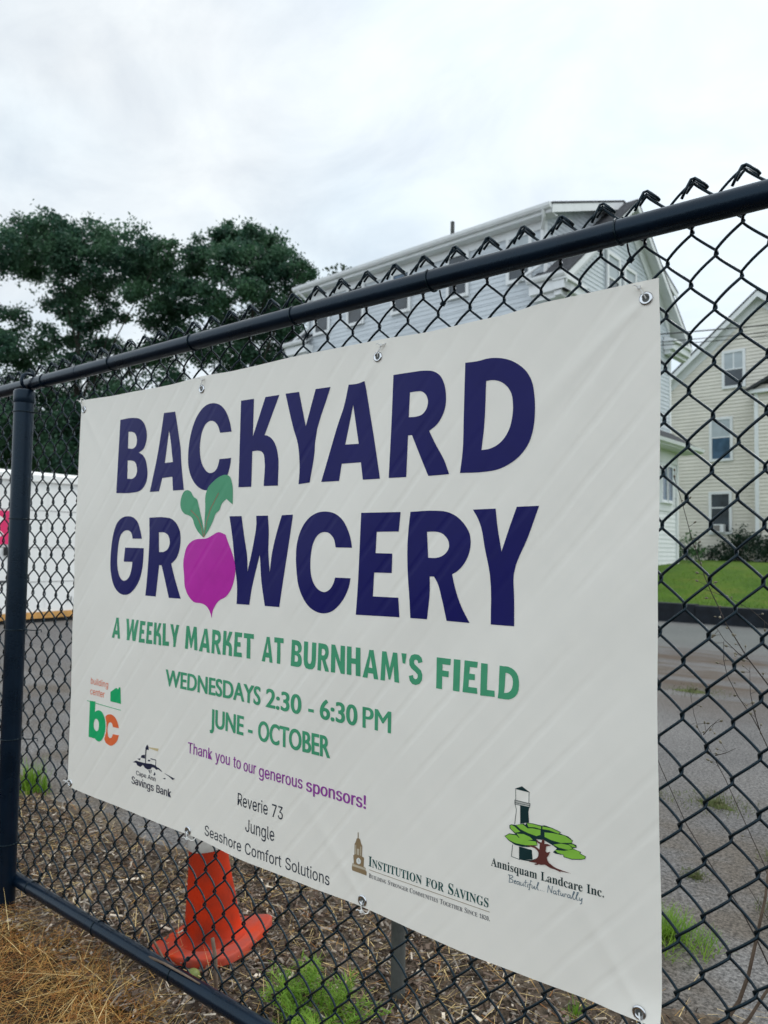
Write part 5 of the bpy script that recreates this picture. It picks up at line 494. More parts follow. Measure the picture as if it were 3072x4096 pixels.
# ------------------------------------------------------------------ banner
ZB, BW, BH = 0.45, 1.8288, 1.2192
def lerp_tab(tab, x):
    for (a, va), (c, vc) in zip(tab, tab[1:]):
        if x <= c:
            t = (x - a) / (c - a); t = max(0, min(1, t)); t = t * t * (3 - 2 * t); return va + (vc - va) * t
    return tab[-1][1]
TOPE = [(0, 0), (.22, -.006), (.44, -.008), (.62, -.004), (.74, -.008), (1.0, -.004), (1.22, -.004), (1.365, -.0100), (1.52, -.008), (1.63, 0.0), (1.74, 0), (1.8288, 0)]
BOTE = [(0, 0), (.48, -.001), (.63, .0), (.84, -.009), (1.04, -.009), (1.2, -.003), (1.445, -.009), (1.58, -.006), (1.74, -.004), (1.8288, 0)]
RIGE = [(0, 0), (.16, -.001), (.32, -.004), (.52, -.0055), (.68, -.004), (.85, -.001), (1.10, .002), (1.2192, 0)]
def bpos(u, v, off=0.0):
    du = lerp_tab(RIGE, v) * max(0, (u - 1.5) / 0.33) if u > 1.5 else (-0.004 * math.sin(math.pi * v / BH) * max(0, 1 - u / 0.3))
    wt, wb = max(0, (v - BH + 0.09) / 0.09), max(0, 1 - v / 0.09)
    dv = lerp_tab(TOPE, u) * wt + lerp_tab(BOTE, u) * wb
    g = 0.0050 + 0.0024 * math.sin(u * 5.1 + v * 3.0) + 0.0018 * math.sin(u * 9.3 - v * 6.1 + 1.0) + 0.0010 * math.sin(u * 17 - v * 13 + 2 * math.sin(v * 5))
    # tension creases from the top right grommet
    for gx, gv, ang, s_ in ((1.806, 1.190, -2.45, 0.0030), (1.806, 1.190, -2.15, 0.0020), (1.222, 1.180, -2.2, 0.0018), (0.616, 1.182, -2.2, 0.0014), (1.794, 0.012, 2.2, 0.0018), (1.205, 0.012, 2.4, 0.0015), (0.017, 1.187, -0.9, 0.0015)):
        dx, dv_ = u - gx, v - gv; ca, sa = math.cos(ang), math.sin(ang)
        al = dx * ca + dv_ * sa; ac = -dx * sa + dv_ * ca
        if 0 < al < 0.5: g += s_ * (1 - al / 0.5) ** 1.5 * min(1, al / 0.03) * math.exp(-(ac / (0.007 + al * 0.06)) ** 2)
    if v < 0.06 and u > 1.70: g += 0.012 * ((0.06 - v) / 0.06) ** 2 * ((u - 1.70) / 0.13)
    return (u + du, -(g + off), ZB + v + dv)
banner = tag(empty('banner', (BW / 2, 0, ZB)), 'white vinyl market banner with navy headline tied to the chain link fence', 'banner')
def bchild(o):
    o.parent = banner; o.matrix_parent_inverse = Matrix.Translation((-BW / 2, 0, -ZB)); return o
b = MB(); NU, NV = 330, 220
for j in range(NV + 1):
    for i in range(NU + 1): b.v.append(bpos(BW * i / NU, BH * j / NV))
for j in range(NV):
    for i in range(NU):
        a = j * (NU + 1) + i; b.f.append((a, a + 1, a + NU + 2, a + NU + 1)); b.m.append(0)
sheet_o = bchild(b.build('vinyl_sheet', BANNER, smooth=True))

def fill_mesh(loops, smooth=False):
    cu = bpy.data.curves.new('c', 'CURVE'); cu.dimensions = '2D'; cu.fill_mode = 'BOTH'
    for lp in loops:
        sp = cu.splines.new('POLY'); sp.points.add(len(lp) - 1)
        for p, q in zip(sp.points, lp): p.co = (q[0], q[1], 0, 1)
        sp.use_cyclic_u = True
    o = bpy.data.objects.new('c', cu); me = bpy.data.meshes.new_from_object(o)
    vs_ = [tuple(v.co) for v in me.vertices]; fs = [tuple(p.vertices) for p in me.polygons]
    bpy.data.objects.remove(o); bpy.data.meshes.remove(me); bpy.data.curves.remove(cu)
    return vs_, fs
def text_mesh(s, bold=0.0, shear=0.0):
    cu = bpy.data.curves.new('t', 'FONT'); cu.body = s; cu.size = 1.0; cu.offset = bold; cu.shear = shear; cu.resolution_u = 5; cu.fill_mode = 'BOTH'
    o = bpy.data.objects.new('t', cu); me = bpy.data.meshes.new_from_object(o)
    vs_ = [tuple(v.co) for v in me.vertices]; fs = [tuple(p.vertices) for p in me.polygons]
    bpy.data.objects.remove(o); bpy.data.meshes.remove(me); bpy.data.curves.remove(cu)
    return vs_, fs
def glyph_run(text, font, small=None):
    """lay out embedded glyph outlines on a line; small = size of the small capitals as a share of the capitals"""
    out = []; x = 0
    for ch in text:
        if ch == ' ': x += 230; continue
        k = 1.0
        if small and (ch.islower() or ch.isdigit()): k = small; ch = ch.upper()
        adv, loops = font[ch]
        out.append((x, k, loops)); x += adv * k
    return out
class Print:
    """flat printed artwork in banner millimetres, cut fine and laid on the waving sheet"""
    def __init__(s): s.v = []; s.f = []; s.m = []; s.o = []
    def add(s, vf, mi=0, lay=0, f=lambda x, y: (x, y)):
        k = len(s.v); s.v += [f(x, y) + (lay,) for x, y, z in vf[0]]; s.f += [tuple(k + i for i in q) for q in vf[1]]; s.m += [mi] * len(vf[1])
    def shape(s, loops, mi=0, lay=0): s.add(fill_mesh(loops), mi, lay)
    def line(s, pts, w, mi=0, lay=0):
        for a, c in zip(pts, pts[1:]):
            d = Vector((c[0] - a[0], c[1] - a[1])); n_ = Vector((-d.y, d.x)).normalized() * w / 2; e = d.normalized() * w * 0.2
            q = [(a[0] - e.x + n_.x, a[1] - e.y + n_.y), (a[0] - e.x - n_.x, a[1] - e.y - n_.y), (c[0] + e.x - n_.x, c[1] + e.y - n_.y), (c[0] + e.x + n_.x, c[1] + e.y + n_.y)]
            k = len(s.v); s.v += [p + (lay,) for p in q]; s.f.append((k, k + 1, k + 2, k + 3)); s.m.append(mi)
    def text(s, t, x0, x1, base, cap, bold=0.0, shear=0.0, mi=0, lay=0, tilt=0.0):
        vs_, fs = text_mesh(t, bold, shear)
        h = text_mesh('H', bold)[0]; H = max(p[1] for p in h); L0 = min(p[0] for p in vs_); L1 = max(p[0] for p in vs_)
        kx, ky = (x1 - x0) / (L1 - L0), (cap - base) / H
        s.add((vs_, fs), mi, lay, lambda x, y: (x0 + (x - L0) * kx, base + y * ky + tilt * (x - L0) / (L1 - L0)))
    def run(s, text, font, x0, x1, base, cap, mi=0, lay=0, tilt=0.0, fat=0.0, small=None):
        H = max(q[1] for lp in font['H'][1] for q in lp); gl = glyph_run(text, font, small)
        L0 = min(x + q[0] * k for x, k, lo in gl for lp in lo for q in lp); L1 = max(x + q[0] * k for x, k, lo in gl for lp in lo for q in lp)
        kx, ky = (x1 - x0) / (L1 - L0), (cap - base) / H
        for n_, dx in enumerate((0,) if not fat else (-fat, 0, fat)):
            for x, k, lo in gl:
                s.shape([[(x0 + dx + (x + q[0] * k - L0) * kx, base + q[1] * k * ky + tilt * (x + q[0] * k - L0) / (L1 - L0)) for q in lp] for lp in lo], mi, lay + n_ * 0.25)
    def build(s, name, mats, cut=14.0):
        bm = bmesh.new(); vv = [bm.verts.new((x, y, l * 10.0)) for x, y, l in s.v]
        for q, mi in zip(s.f, s.m):
            try: fc = bm.faces.new([vv[i] for i in q]); fc.material_index = mi
            except ValueError: pass
        xs = [v[0] for v in s.v]; ys = [v[1] for v in s.v]
        if cut:
            for ax, lo, hi in ((0, min(xs), max(xs)), (1, min(ys), max(ys))):
                k = math.floor(lo / cut) + 1
                while k * cut < hi:
                    no = (1, 0, 0) if ax == 0 else (0, 1, 0); co = (k * cut, 0, 0) if ax == 0 else (0, k * cut, 0)
                    bmesh.ops.bisect_plane(bm, geom=bm.verts[:] + bm.edges[:] + bm.faces[:], plane_co=co, plane_no=no, dist=1e-4); k += 1
        for v in bm.verts:
            lay = v.co.z / 10.0; v.co = bpos(v.co.x / 1000, v.co.y / 1000, 0.0007 + 0.00022 * lay)
        bm.normal_update()
        for fc in bm.faces:
            if fc.normal.y > 0: fc.normal_flip()
            fc.smooth = True
        me = bpy.data.meshes.new(name); bm.to_mesh(me); bm.free()
        for x in (mats if isinstance(mats, list) else [mats]): me.materials.append(x)
        o = bpy.data.objects.new(name, me); COL.objects.link(o); bchild(o); return o

def soften(loop, lim=46, n=4):
    """round the gently turning stretches of an outline, keep its corners"""
    P_ = [Vector(q) for q in loop]; N_ = len(P_); soft = []
    for i in range(N_):
        a, c_ = P_[i] - P_[i - 1], P_[(i + 1) % N_] - P_[i]
        soft.append(a.length > 1e-6 and c_.length > 1e-6 and math.degrees(a.angle(c_)) < lim)
    out = []
    for i in range(N_):
        p1, p2 = P_[i], P_[(i + 1) % N_]; out.append(tuple(p1)); L_ = (p2 - p1).length
        if not (soft[i] or soft[(i + 1) % N_]): continue
        def tan(j):
            a, c_, e = P_[j - 1], P_[j], P_[(j + 1) % N_]
            la, lc = (c_ - a).length, (e - c_).length
            return ((c_ - a) / la * lc + (e - c_) / lc * la) / (la + lc)
        m1 = tan(i) * L_ if soft[i] else (p2 - p1); m2 = tan((i + 1) % N_) * L_ if soft[(i + 1) % N_] else (p2 - p1)
        for k in range(1, n):
            t = k / n; out.append(tuple(p1 * (2 * t ** 3 - 3 * t ** 2 + 1) + m1 * (t ** 3 - 2 * t ** 2 + t) + p2 * (-2 * t ** 3 + 3 * t ** 2) + m2 * (t ** 3 - t ** 2)))
    return out
BEET = soften(BEET); LEAVES = [soften(q) for q in LEAVES]
for q_ in ('b', 'bh', 'c', 'trunk'): EMB[q_] = soften(EMB[q_])
p = Print()
for k, loops in BIG.items(): p.shape([soften(q) for q in loops])
p.build('headline_lettering', NAVY)
p = Print(); p.shape([BEET], 0, 0)
for lf in LEAVES: p.shape([lf], 1, 1)
for vn in VEINS: p.line(vn, 2.6, 2, 2)
p.build('beet_emblem', [MAG, LEAFG, VEIN])

# subtitle in the same cut-paper capitals, condensed
def norm(k):
    L = BIG[k]; xs = [q[0] for q in L[0]]; ys = [q[1] for q in L[0]]; x0, x1, y0, y1 = min(xs), max(xs), min(ys), max(ys)
    return [[((x - x0) / (x1 - x0), (y - y0) / (y1 - y0)) for x, y in lp] for lp in L]
G = {'A': norm('A2'), 'E': norm('E'), 'K': norm('K'), 'Y': norm('Y'), 'R': norm('R'), 'B': norm('B'), 'D': norm('D'), 'W': norm('W')}
G['L'] = [[(0, 0), (1, 0.02), (0.98, 0.21), (0.46, 0.20), (0.48, 1), (0.02, 1)]]
G['M'] = [[(0, 0), (0.10, 1), (0.33, 1), (0.50, 0.45), (0.68, 1), (0.90, 1), (1, 0), (0.75, 0), (0.71, 0.56), (0.53, 0.06), (0.44, 0.06), (0.28, 0.58), (0.24, 0)]]
G['T'] = [[(0.30, 0), (0.68, 0), (0.66, 0.81), (1, 0.81), (1, 1), (0, 1), (0, 0.80), (0.32, 0.80)]]
G['U'] = [[(0, 1), (0, 0.32), (0.06, 0.13), (0.20, 0.02), (0.48, -0.01), (0.78, 0.02), (0.94, 0.13), (1, 0.32), (1, 1), (0.66, 1), (0.66, 0.34), (0.60, 0.22), (0.48, 0.19), (0.38, 0.22), (0.33, 0.34), (0.33, 1)]]
G['N'] = [[(0, 0), (0, 1), (0.28, 1), (0.68, 0.42), (0.68, 1), (1, 1), (1, 0), (0.72, 0), (0.31, 0.58), (0.31, 0)]]
G['H'] = [[(0, 0), (0, 1), (0.34, 1), (0.34, 0.60), (0.66, 0.60), (0.66, 1), (1, 1), (1, 0), (0.66, 0), (0.66, 0.41), (0.34, 0.41), (0.34, 0)]]
G["'"] = [[(0, 1), (1, 1), (0.75, 0.66), (0.25, 0.66)]]
G['S'] = [[(0.98, 0.78), (0.90, 0.92), (0.70, 1.0), (0.42, 1.01), (0.16, 0.95), (0.03, 0.80), (0.04, 0.63), (0.18, 0.52), (0.45, 0.43), (0.63, 0.35), (0.65, 0.27), (0.58, 0.20), (0.45, 0.18), (0.34, 0.22), (0.30, 0.31), (0.0, 0.26), (0.08, 0.10), (0.26, 0.01), (0.50, -0.01), (0.78, 0.05), (0.95, 0.18), (0.97, 0.36), (0.88, 0.49), (0.66, 0.58), (0.42, 0.67), (0.36, 0.73), (0.40, 0.81), (0.52, 0.83), (0.63, 0.80), (0.67, 0.72)]]
G['F'] = [[(0, 0), (0, 1), (1, 1), (0.98, 0.80), (0.42, 0.80), (0.42, 0.60), (0.88, 0.60), (0.86, 0.41), (0.42, 0.41), (0.42, 0)]]
G['I'] = [[(0, 0), (0.04, 1), (1, 1), (0.96, 0)]]
WD = {'A': .66, 'W': 1.0, 'E': .46, 'K': .54, 'L': .44, 'Y': .60, 'M': .76, 'R': .56, 'T': .54, 'B': .58, 'U': .62, 'N': .64, 'H': .60, "'": .20, 'S': .54, 'F': .46, 'I': .22, 'D': .62}
p = Print()
for word, x0, x1 in (('A', 221, 265), ('WEEKLY', 292, 543), ('MARKET', 567.5, 843.5), ('AT', 873, 949.5), ("BURNHAM'S", 975.5, 1353.5), ('FIELD', 1387, 1573)):
    gap = 0.09; tot = sum(WD[c] for c in word) + gap * (len(word) - 1); k = (x1 - x0) / tot; x = x0
    p = Print()
    for i, ch in enumerate(word):
        w = WD[ch] * k; dy = [0, 0.8, -0.6, 0.5, -0.4][(i * 3 + len(word)) % 5]
        p.shape([[(x + a * w, 480.2 + dy + c * 61.5) for a, c in lp] for lp in G[ch]]); x += w + gap * k
    p.build('subtitle_word', GREEN)
def bold_text(p, t, x0, x1, ba, ca, fat):
    for n_, dx in enumerate((-fat, 0, fat)): p.text(t, x0 + fat + dx, x1 - fat + dx, ba, ca, bold=0.0 if 'M' in t else 0.012, lay=n_ * 0.25)
for nm, rows in (('day_lettering', (('WEDNESDAYS', 487, 872.5, 373.5, 417),)), ('time_lettering', (('2:30', 891.5, 1015.5, 373.5, 417), ('-', 1037, 1055, 373.5, 415), ('6:30', 1073, 1183, 373.5, 417), ('PM', 1197, 1275, 372.5, 417))), ('month_lettering', (('JUNE', 680, 812.5, 291.5, 337.5), ('-', 829.5, 847, 291.5, 335), ('OCTOBER', 867, 1104.5, 290, 337)))):
    p = Print()
    for r_ in rows: bold_text(p, *r_, 1.3)
    p.build(nm, GREEN)
p = Print()
for t, x0, x1, ba in (('Thank', 594, 693, 209.5), ('you', 706, 763.2, 208.5), ('to', 777.6, 806.5, 207.5), ('our', 817.8, 863.5, 206.5), ('generous', 875, 1019.5, 204.5), ('sponsors!', 1032, 1209, 202.6)):
    p.run(t, SANS, x0, x1, ba, ba + 28.0, fat=0.55 if t != 'sponsors!' else 1.1)
p.build('thanks_lettering', PURP)
for t, *a in (('Reverie 73', 799.3, 957, 119.9, 149.7), ('Jungle', 830.1, 929.8, 66.3, 93.8), ('Seashore Comfort Solutions', 674.4, 1106.1, 17.5, 42.0)):
    p = Print(); p.run(t, SANS, *a); p.build('sponsor_lettering', DARK)
p = Print()
p.run('building', SANS, 118, 216, 332.3, 351.0, mi=1); p.run('center', SANS, 117.5, 199.5, 301, 321, mi=1)
p.shape([EMB['house']], 0); p.shape([EMB['line']], 0); p.shape([EMB['b'], EMB['bh']], 0); p.shape([EMB['c']], 1)
p.build('building_center_emblem', [BCG, BCO])
p = Print()
for q in EMB['rocks']: p.shape([q], 0)
p.shape([EMB['beam']], 1)
p.run('Cape Ann', SANS, 366, 458, 107.5, 119.8, fat=0.3); p.run('Savings Bank', SANS, 345.2, 529.1, 79.5, 100.0, fat=0.7)
p.build('savings_bank_emblem', [ink("bank_ink", (0.020, 0.022, 0.050)), GOLD])

p = Print()
p.shape(EMB['tower'], 1)
for q in EMB['towerlight']: p.shape([q], 3, 1)
p.shape([EMB['clock']], 4, 1)
c0 = EMB['clock']; ccx = sum(q[0] for q in c0) / len(c0); ccy = sum(q[1] for q in c0) / len(c0)
p.line([(ccx, ccy), (ccx, ccy + 3.4)], 0.7, 2, 2); p.line([(ccx, ccy), (ccx + 1.6, ccy - 1.2)], 0.7, 2, 2)
p.shape([EMB['baluster']], 3, 1)
p.run('Institution for Savings', SERIF, 1219.7, 1513, 87.0, 107.6, mi=0, tilt=4.5, small=0.80)
p.line([(1222, 80.0), (1516, 84.9)], 0.9, 1)
p.run('Building Stronger Communities Together Since 1820.', SERIF, 1221, 1516, 64.3, 73.0, mi=2, tilt=5.4, small=0.80)
p.build('institution_emblem', [INST, BRZ, GREY, BRZL, PAPERW])
p = Print()
for q in EMB['ltower']: p.shape([q], 0)
for q in EMB['llines']: p.line(q, 1.0, 0, 0)
for q in EMB['bal']: p.line(q, 0.7, 0, 0)
p.shape([EMB['canopydark']], 0, 1)
for q in EMB['foliage']: p.shape([q], 1, 2)
for q in ([(1566, 254), (1572, 258), (1581, 255)], ): pass
p.shape([EMB['ground']], 0, 0)
p.shape([EMB['trunk']], 2, 3)
p.run('Annisquam Landcare Inc.', SERIF, 1517.4, 1734, 169.8, 184.8, mi=0, tilt=4.0)
p.build('landcare_emblem', [LOGOD, LOGOG, LOGOB])
p = Print()
def script(pr, strokes, x0, x1, base, H, w):
    mx = max(q[0] for s_ in strokes for q in s_); k = (x1 - x0) / mx
    for s_ in strokes:
        pts = [(x0 + a * k, base + c * H + 6.5 * (a / mx)) for a, c in s_]; pr.line(pts, w)
def loopy(x): return [(x, 0), (x + .16, .62), (x + .24, 1.0), (x + .17, 1.02), (x + .10, .5), (x + .14, .02), (x + .24, .02)]
S = [[(.0, 1.0), (.12, 1.02)], [(.12, 1.0), (.08, .0)], [(.02, .98), (.30, 1.05), (.36, .85), (.14, .55), (.36, .45), (.34, .12), (.06, .0)],
     [(.44, .22), (.60, .36), (.54, .50), (.45, .35), (.46, .06), (.62, .05)], [(.82, .42), (.70, .45), (.64, .20), (.70, .02), (.80, .14), (.83, .42), (.84, .04), (.90, .02)],
     [(.94, .44), (.94, .08), (1.02, .02), (1.10, .20), (1.12, .44), (1.12, .04), (1.18, .02)], [(1.30, .92), (1.24, .10), (1.32, .0)], [(1.18, .58), (1.40, .62)],
     [(1.44, .42), (1.42, .04), (1.48, .0)], [(1.47, .60), (1.48, .63)], [(1.74, .95), (1.66, 1.02), (1.60, .5), (1.55, -.30), (1.50, -.25)], [(1.50, .42), (1.72, .48)],
     [(1.76, .42), (1.74, .06), (1.82, .02), (1.92, .40), (1.92, .04), (1.98, .02)], loopy(2.0), [(2.34, .02), (2.36, .05)], [(2.46, .02), (2.48, .05)], [(2.58, .02), (2.60, .05)],
     [(2.84, .0), (2.90, 1.0), (3.10, .05), (3.18, 1.0)], [(3.40, .42), (3.28, .45), (3.22, .20), (3.28, .02), (3.40, .14), (3.42, .42), (3.42, .04), (3.48, .02)],
     [(3.62, .85), (3.56, .10), (3.64, .0)], [(3.50, .55), (3.72, .60)], [(3.74, .42), (3.74, .08), (3.82, .02), (3.90, .42), (3.90, .04), (3.96, .02)], [(4.00, .0), (4.02, .42), (4.14, .42)],
     [(4.36, .42), (4.24, .45), (4.18, .20), (4.24, .02), (4.36, .14), (4.38, .42), (4.38, .04), (4.44, .02)], loopy(4.44), loopy(4.68), [(4.98, .42), (4.98, .10), (5.06, .05), (5.16, .42), (5.12, -.30), (5.02, -.40)]]
script(p, S, 1554, 1696, 150.3, 13.0, 1.05)
p.build('script_lettering', TEAL)

# grommets (ring in the sheet) and the zip ties that hold them to the mesh
GR = [(17.2, 1187.7, -35, 42, 'at the top left corner of the banner'), (615.9, 1182.4, 18, 36, 'on the top edge above the letter C'), (1221.4, 1179.4, 30, 34, 'on the top edge right of the letter Y'), (1807.0, 1188.0, -22, 30, 'at the top right corner of the banner'),
      (16.6, 13.3, -26, 6, 'at the bottom left corner of the banner'), (606, 10.0, 8, -26, 'on the bottom edge above the orange cone'), (1204.6, 13.4, 4, -30, 'on the bottom edge below the clock tower emblem'), (1794.2, 12.0, 18, -24, 'at the bottom right corner of the banner')]
for gu, gv, dx, dz, where in GR:
    x, y, z = bpos(gu / 1000, gv / 1000)
    m_ = MB(); prof = [(0.0058, 0.0012), (0.0068, 0.0024), (0.0090, 0.0028), (0.0112, 0.0020), (0.0118, 0.0002)]
    m_.lathe(prof, 28, (0, 0, 0)); m_.lathe([(0.0058, 0.0012), (0.0056, -0.003)], 28)
    o = m_.build('grommet', STEEL, smooth=True); o.parent = banner; o.location = (x - BW / 2, y - 0.0006, z - ZB); o.rotation_euler = (R(90), 0, 0)
    m_ = MB(); m_.lathe([(0.0, 0.0009), (0.0057, 0.0009)], 24)
    o2 = m_.build('grommet_hole', STAKE); o2.parent = o
    t = MB(); ex, ez = dx / 1000, dz / 1000
    pth = [(0, -0.001, 0), (ex * 0.12, -0.0065, ez * 0.25), (ex * 0.4, -0.0050, ez * 0.6), (ex * 0.85, 0.004, ez * 0.95), (ex, 0.012, ez), (ex * 0.8, 0.020, ez * 0.85), (ex * 0.3, 0.018, ez * 0.4), (0, 0.008, 0)]
    t.tube([(a, b_, c_) for a, b_, c_ in pth], 0.0013, 6)
    kx, kz = ex * 0.45, ez * 0.66
    t.box(kx - 0.0028, -0.0090, kz - 0.0026, kx + 0.0028, -0.0040, kz + 0.0026)
    t.tube([(kx, -0.008, kz), (kx - 0.006, -0.012, kz + 0.004), (kx - 0.009, -0.013, kz + 0.002)], 0.0011, 5)
    zt_ = t.build('zip_tie', ZIP); zt_.location = (x, y, z)
    tag(zt_, 'white nylon zip tie through the grommet ' + where, 'zip tie', 'zip ties holding the banner')

# ------------------------------------------------------------------ traffic cone
cone = tag(empty('traffic_cone', (0.412, 0.250, 0.006), 0), 'faded orange traffic cone with white collar behind the fence', 'traffic cone')
cone.rotation_euler = (R(1.0), R(-5.5), R(15)); cone.scale = (0.90, 0.90, 0.92)
b = MB(); n = 64; hs = 0.155
def sq(a, h, k=8.0):
    c_, s_ = math.cos(a), math.sin(a); r_ = h / (abs(c_) ** k + abs(s_) ** k) ** (1 / k); return r_ * c_, r_ * s_
rings = [(hs, 0.0), (hs * 1.005, 0.020), (hs * 0.985, 0.026), (hs * 0.95, 0.027)]
for h, z in rings:
    for i in range(n):
        x, y = sq(2 * math.pi * i / n, h); lift = 0.016 * max(0, (math.hypot(x, y) - 0.15) / 0.05)
        b.v.append((x, y, z + lift))
for i in range(n):
    a = 2 * math.pi * i / n; b.v.append((0.112 * math.cos(a), 0.112 * math.sin(a), 0.030))
L = len(rings)
for r_ in range(L):
    for i in range(n): b.f.append((r_ * n + i, r_ * n + (i + 1) % n, (r_ + 1) * n + (i + 1) % n, (r_ + 1) * n + i)); b.m.append(0)
b.build('base', CONEB, cone, smooth=True)
b = MB(); prof = [(0.114, 0.0295), (0.103, 0.035), (0.095, 0.048), (0.0895, 0.075), (0.0855, 0.115), (0.0770, 0.18), (0.0680, 0.255), (0.0660, 0.28), (0.056, 0.38), (0.044, 0.50), (0.032, 0.615), (0.028, 0.63), (0.021, 0.625), (0.019, 0.58)]
b.lathe(prof, 48); b.build('cone_body', CONE, cone, smooth=True)
b = MB(); b.lathe([(0.0640, 0.312), (0.0652, 0.314), (0.0635, 0.335), (0.0565, 0.405), (0.0552, 0.407)], 48); b.build('reflective_collar', COLLAR, cone, smooth=True)

# ------------------------------------------------------------------ storage container with pink sign
cont = tag(empty('storage_container', (-10.2, 3.9, -0.01)), 'white storage container with pink sign standing on the asphalt lot', 'container')
b = MB(); b.box(-1.2, -4.4, 0.16, 1.15, 3.1, 2.16)
for i in range(6): b.box(1.152, -4.36 + i * 1.25, 0.24, 1.157, -4.345 + i * 1.25, 2.14)
b.build('container_body', CONT, cont)
b = MB()
for zz_ in (0.62, 1.15, 1.72): b.box(1.151, -4.39, zz_, 1.1545, 3.09, zz_ + 0.008)
b.build('panel_seam', ACM, cont)
b = MB(); b.prism([(1.15, -4.45, 2.16), (1.19, -4.45, 2.17), (1.19, -4.45, 2.27), (1.10, -4.45, 2.325), (-1.15, -4.45, 2.325), (-1.23, -4.45, 2.27), (-1.23, -4.45, 2.17)], (0, 7.6, 0)); b.build('roof_cap', CONT, cont)
b = MB(); b.box(-1.19, -4.42, 0.062, 1.165, 3.12, 0.158); b.build('timber_sill', WOODY, cont)
b = MB(); b.box(-1.15, -4.3, -0.02, 1.12, 3.05, 0.06); b.build('skid_base', DARKST, cont)
sg = MB(); sg.box(1.158, -2.4, 1.195 - 0.0, 1.168, 0.13, 1.70); sgo = sg.build('pink_sign', PINK, cont)
def ringshape(cy, cz, ry, rz, w):
    sg = MB()
    for i in range(20):
        a0, a1 = R(40 + 280 * i / 20), R(40 + 280 * (i + 1) / 20)
        P_ = lambda a, k: (1.171, cy + math.cos(a) * (ry + k), cz + math.sin(a) * (rz + k))
        sg.quad(P_(a0, 0), P_(a1, 0), P_(a1, w), P_(a0, w))
    sg.build('sign_letter', CONT, sgo)
ringshape(-0.16, 1.46, 0.03, 0.03, 0.14); ringshape(-0.62, 1.45, 0.10, 0.10, 0.08); ringshape(-1.1, 1.45, 0.10, 0.10, 0.08)
b = MB(); b.box(1.158, -0.02, 1.03, 1.185, 0.14, 1.15); b.box(1.158, -2.3, 0.63, 1.163, 0.30, 0.655); b.build('door_latch', DARKST, cont)
for yy, zz_, hh in ((1.00, .30, .07), (1.055, .305, .05), (1.06, .36, .02), (1.12, .30, .06), (1.13, .355, .02)):
    b = MB(); b.box(1.1585, yy, zz_, 1.162, yy + 0.018, zz_ + hh); b.build('handwritten_mark', GREY, cont)

# ------------------------------------------------------------------ houses
def clap(mb, outline, axis, plane, outsign, z0, z1, course=0.118, proud=0.014, mi=0):
    """clapboards between z0 and z1; outline(z) -> (a0, a1) along the wall. axis 'x': wall runs along x at y=plane; 'y': along y at x=plane"""
    z = z0
    while z < z1 - 1e-4:
        zt = min(z + course, z1); a0, a1 = outline(z + 1e-4); c0, c1 = outline(zt - 1e-4)
        if a1 - a0 > 0.02:
            P_ = (lambda a, o, zz: (a, plane + outsign * o, zz)) if axis == 'x' else (lambda a, o, zz: (plane + outsign * o, a, zz))
            mb.quad(P_(a0, proud, z), P_(a1, proud, z), P_(c1, 0.002, zt), P_(c0, 0.002, zt), mi)
            mb.quad(P_(a0, 0.0, z), P_(a1, 0.0, z), P_(a1, proud, z), P_(a0, proud, z), mi)
        z = zt
def window(parent, axis, plane, sg_, a0, a1, z0, z1, glass=None, lower=None, frame=0.09, mull=False, meet=0.5):
    """double-hung window; frame proud of the wall, panes set back in it"""
    P_ = (lambda a, o, z: (a, plane + sg_ * o, z)) if axis == 'x' else (lambda a, o, z: (plane + sg_ * o, a, z))
    def bx(m, aa, ab, za, zb, oa, ob):
        p0, p1 = P_(aa, oa, za), P_(ab, ob, zb); m.box(min(p0[0], p1[0]), min(p0[1], p1[1]), za, max(p0[0], p1[0]), max(p0[1], p1[1]), zb)
    f = MB(); d = 0.055
    bx(f, a0 - frame, a0, z0 - frame, z1 + frame, 0.0, d); bx(f, a1, a1 + frame, z0 - frame, z1 + frame, 0.0, d)
    bx(f, a0, a1, z1, z1 + frame, 0.0, d); bx(f, a0, a1, z0 - frame, z0, 0.0, d + 0.02)
    zm = z0 + (z1 - z0) * meet; bx(f, a0, a1, zm - 0.025, zm + 0.025, 0.0, d - 0.015)
    if mull: am = (a0 + a1) / 2; bx(f, am - 0.025, am + 0.025, zm + 0.025, z1, 0.0, d - 0.018)
    w = f.build('window', TRIM, parent)
    g = MB(); bx(g, a0, a1, zm + 0.025, z1, 0.0, 0.024); g.build('pane', glass or GLASS, w)
    g = MB(); bx(g, a0, a1, z0, zm - 0.025, 0.0, 0.021); g.build('pane', lower or GLASS, w)
    return w
A_ROT = -R(3.5); ORG = (-5.09, 14.46, 0.0)
gh = tag(empty('gray_house', ORG, A_ROT), 'tall pale grey clapboard house with long shed dormer and steep gable', 'house')
LN, GD, ZE, YM = -9.0, 6.75, 7.35, 3.61
roofz = lambda y: 7.5 + 0.79 * (y + 0.35) if y <= YM else 7.5 + 0.79 * (2 * YM + 0.35 - y)
dz_ = lambda y: 9.24 + 0.375 * (y + 0.3) if y <= YM else 9.24 + 0.375 * (2 * YM + 0.3 - y)
DX0, DX1 = -8.62, -0.38
b = MB()
clap(b, lambda z: (LN, 0), 'x', 0.0, -1, 0.35, 7.36); clap(b, lambda z: (DX0, DX1), 'x', 0.0, -1, 7.36, 9.20)
def gab(z):
    if z < 7.62: return (0.0, GD)
    yy = (z + 0.09 - 7.5) / 0.79 - 0.35; return (yy, min(GD, 2 * YM - yy))
clap(b, gab, 'y', 0.0, 1, 0.35, 10.60)
clap(b, gab, 'y', LN, -1, 0.35, 10.60)
def chk(z):
    ya = max(0.0, (z - 9.24) / 0.375 - 0.30); yb = (z - 7.5) / 0.79 - 0.35; return (ya, min(yb, YM))
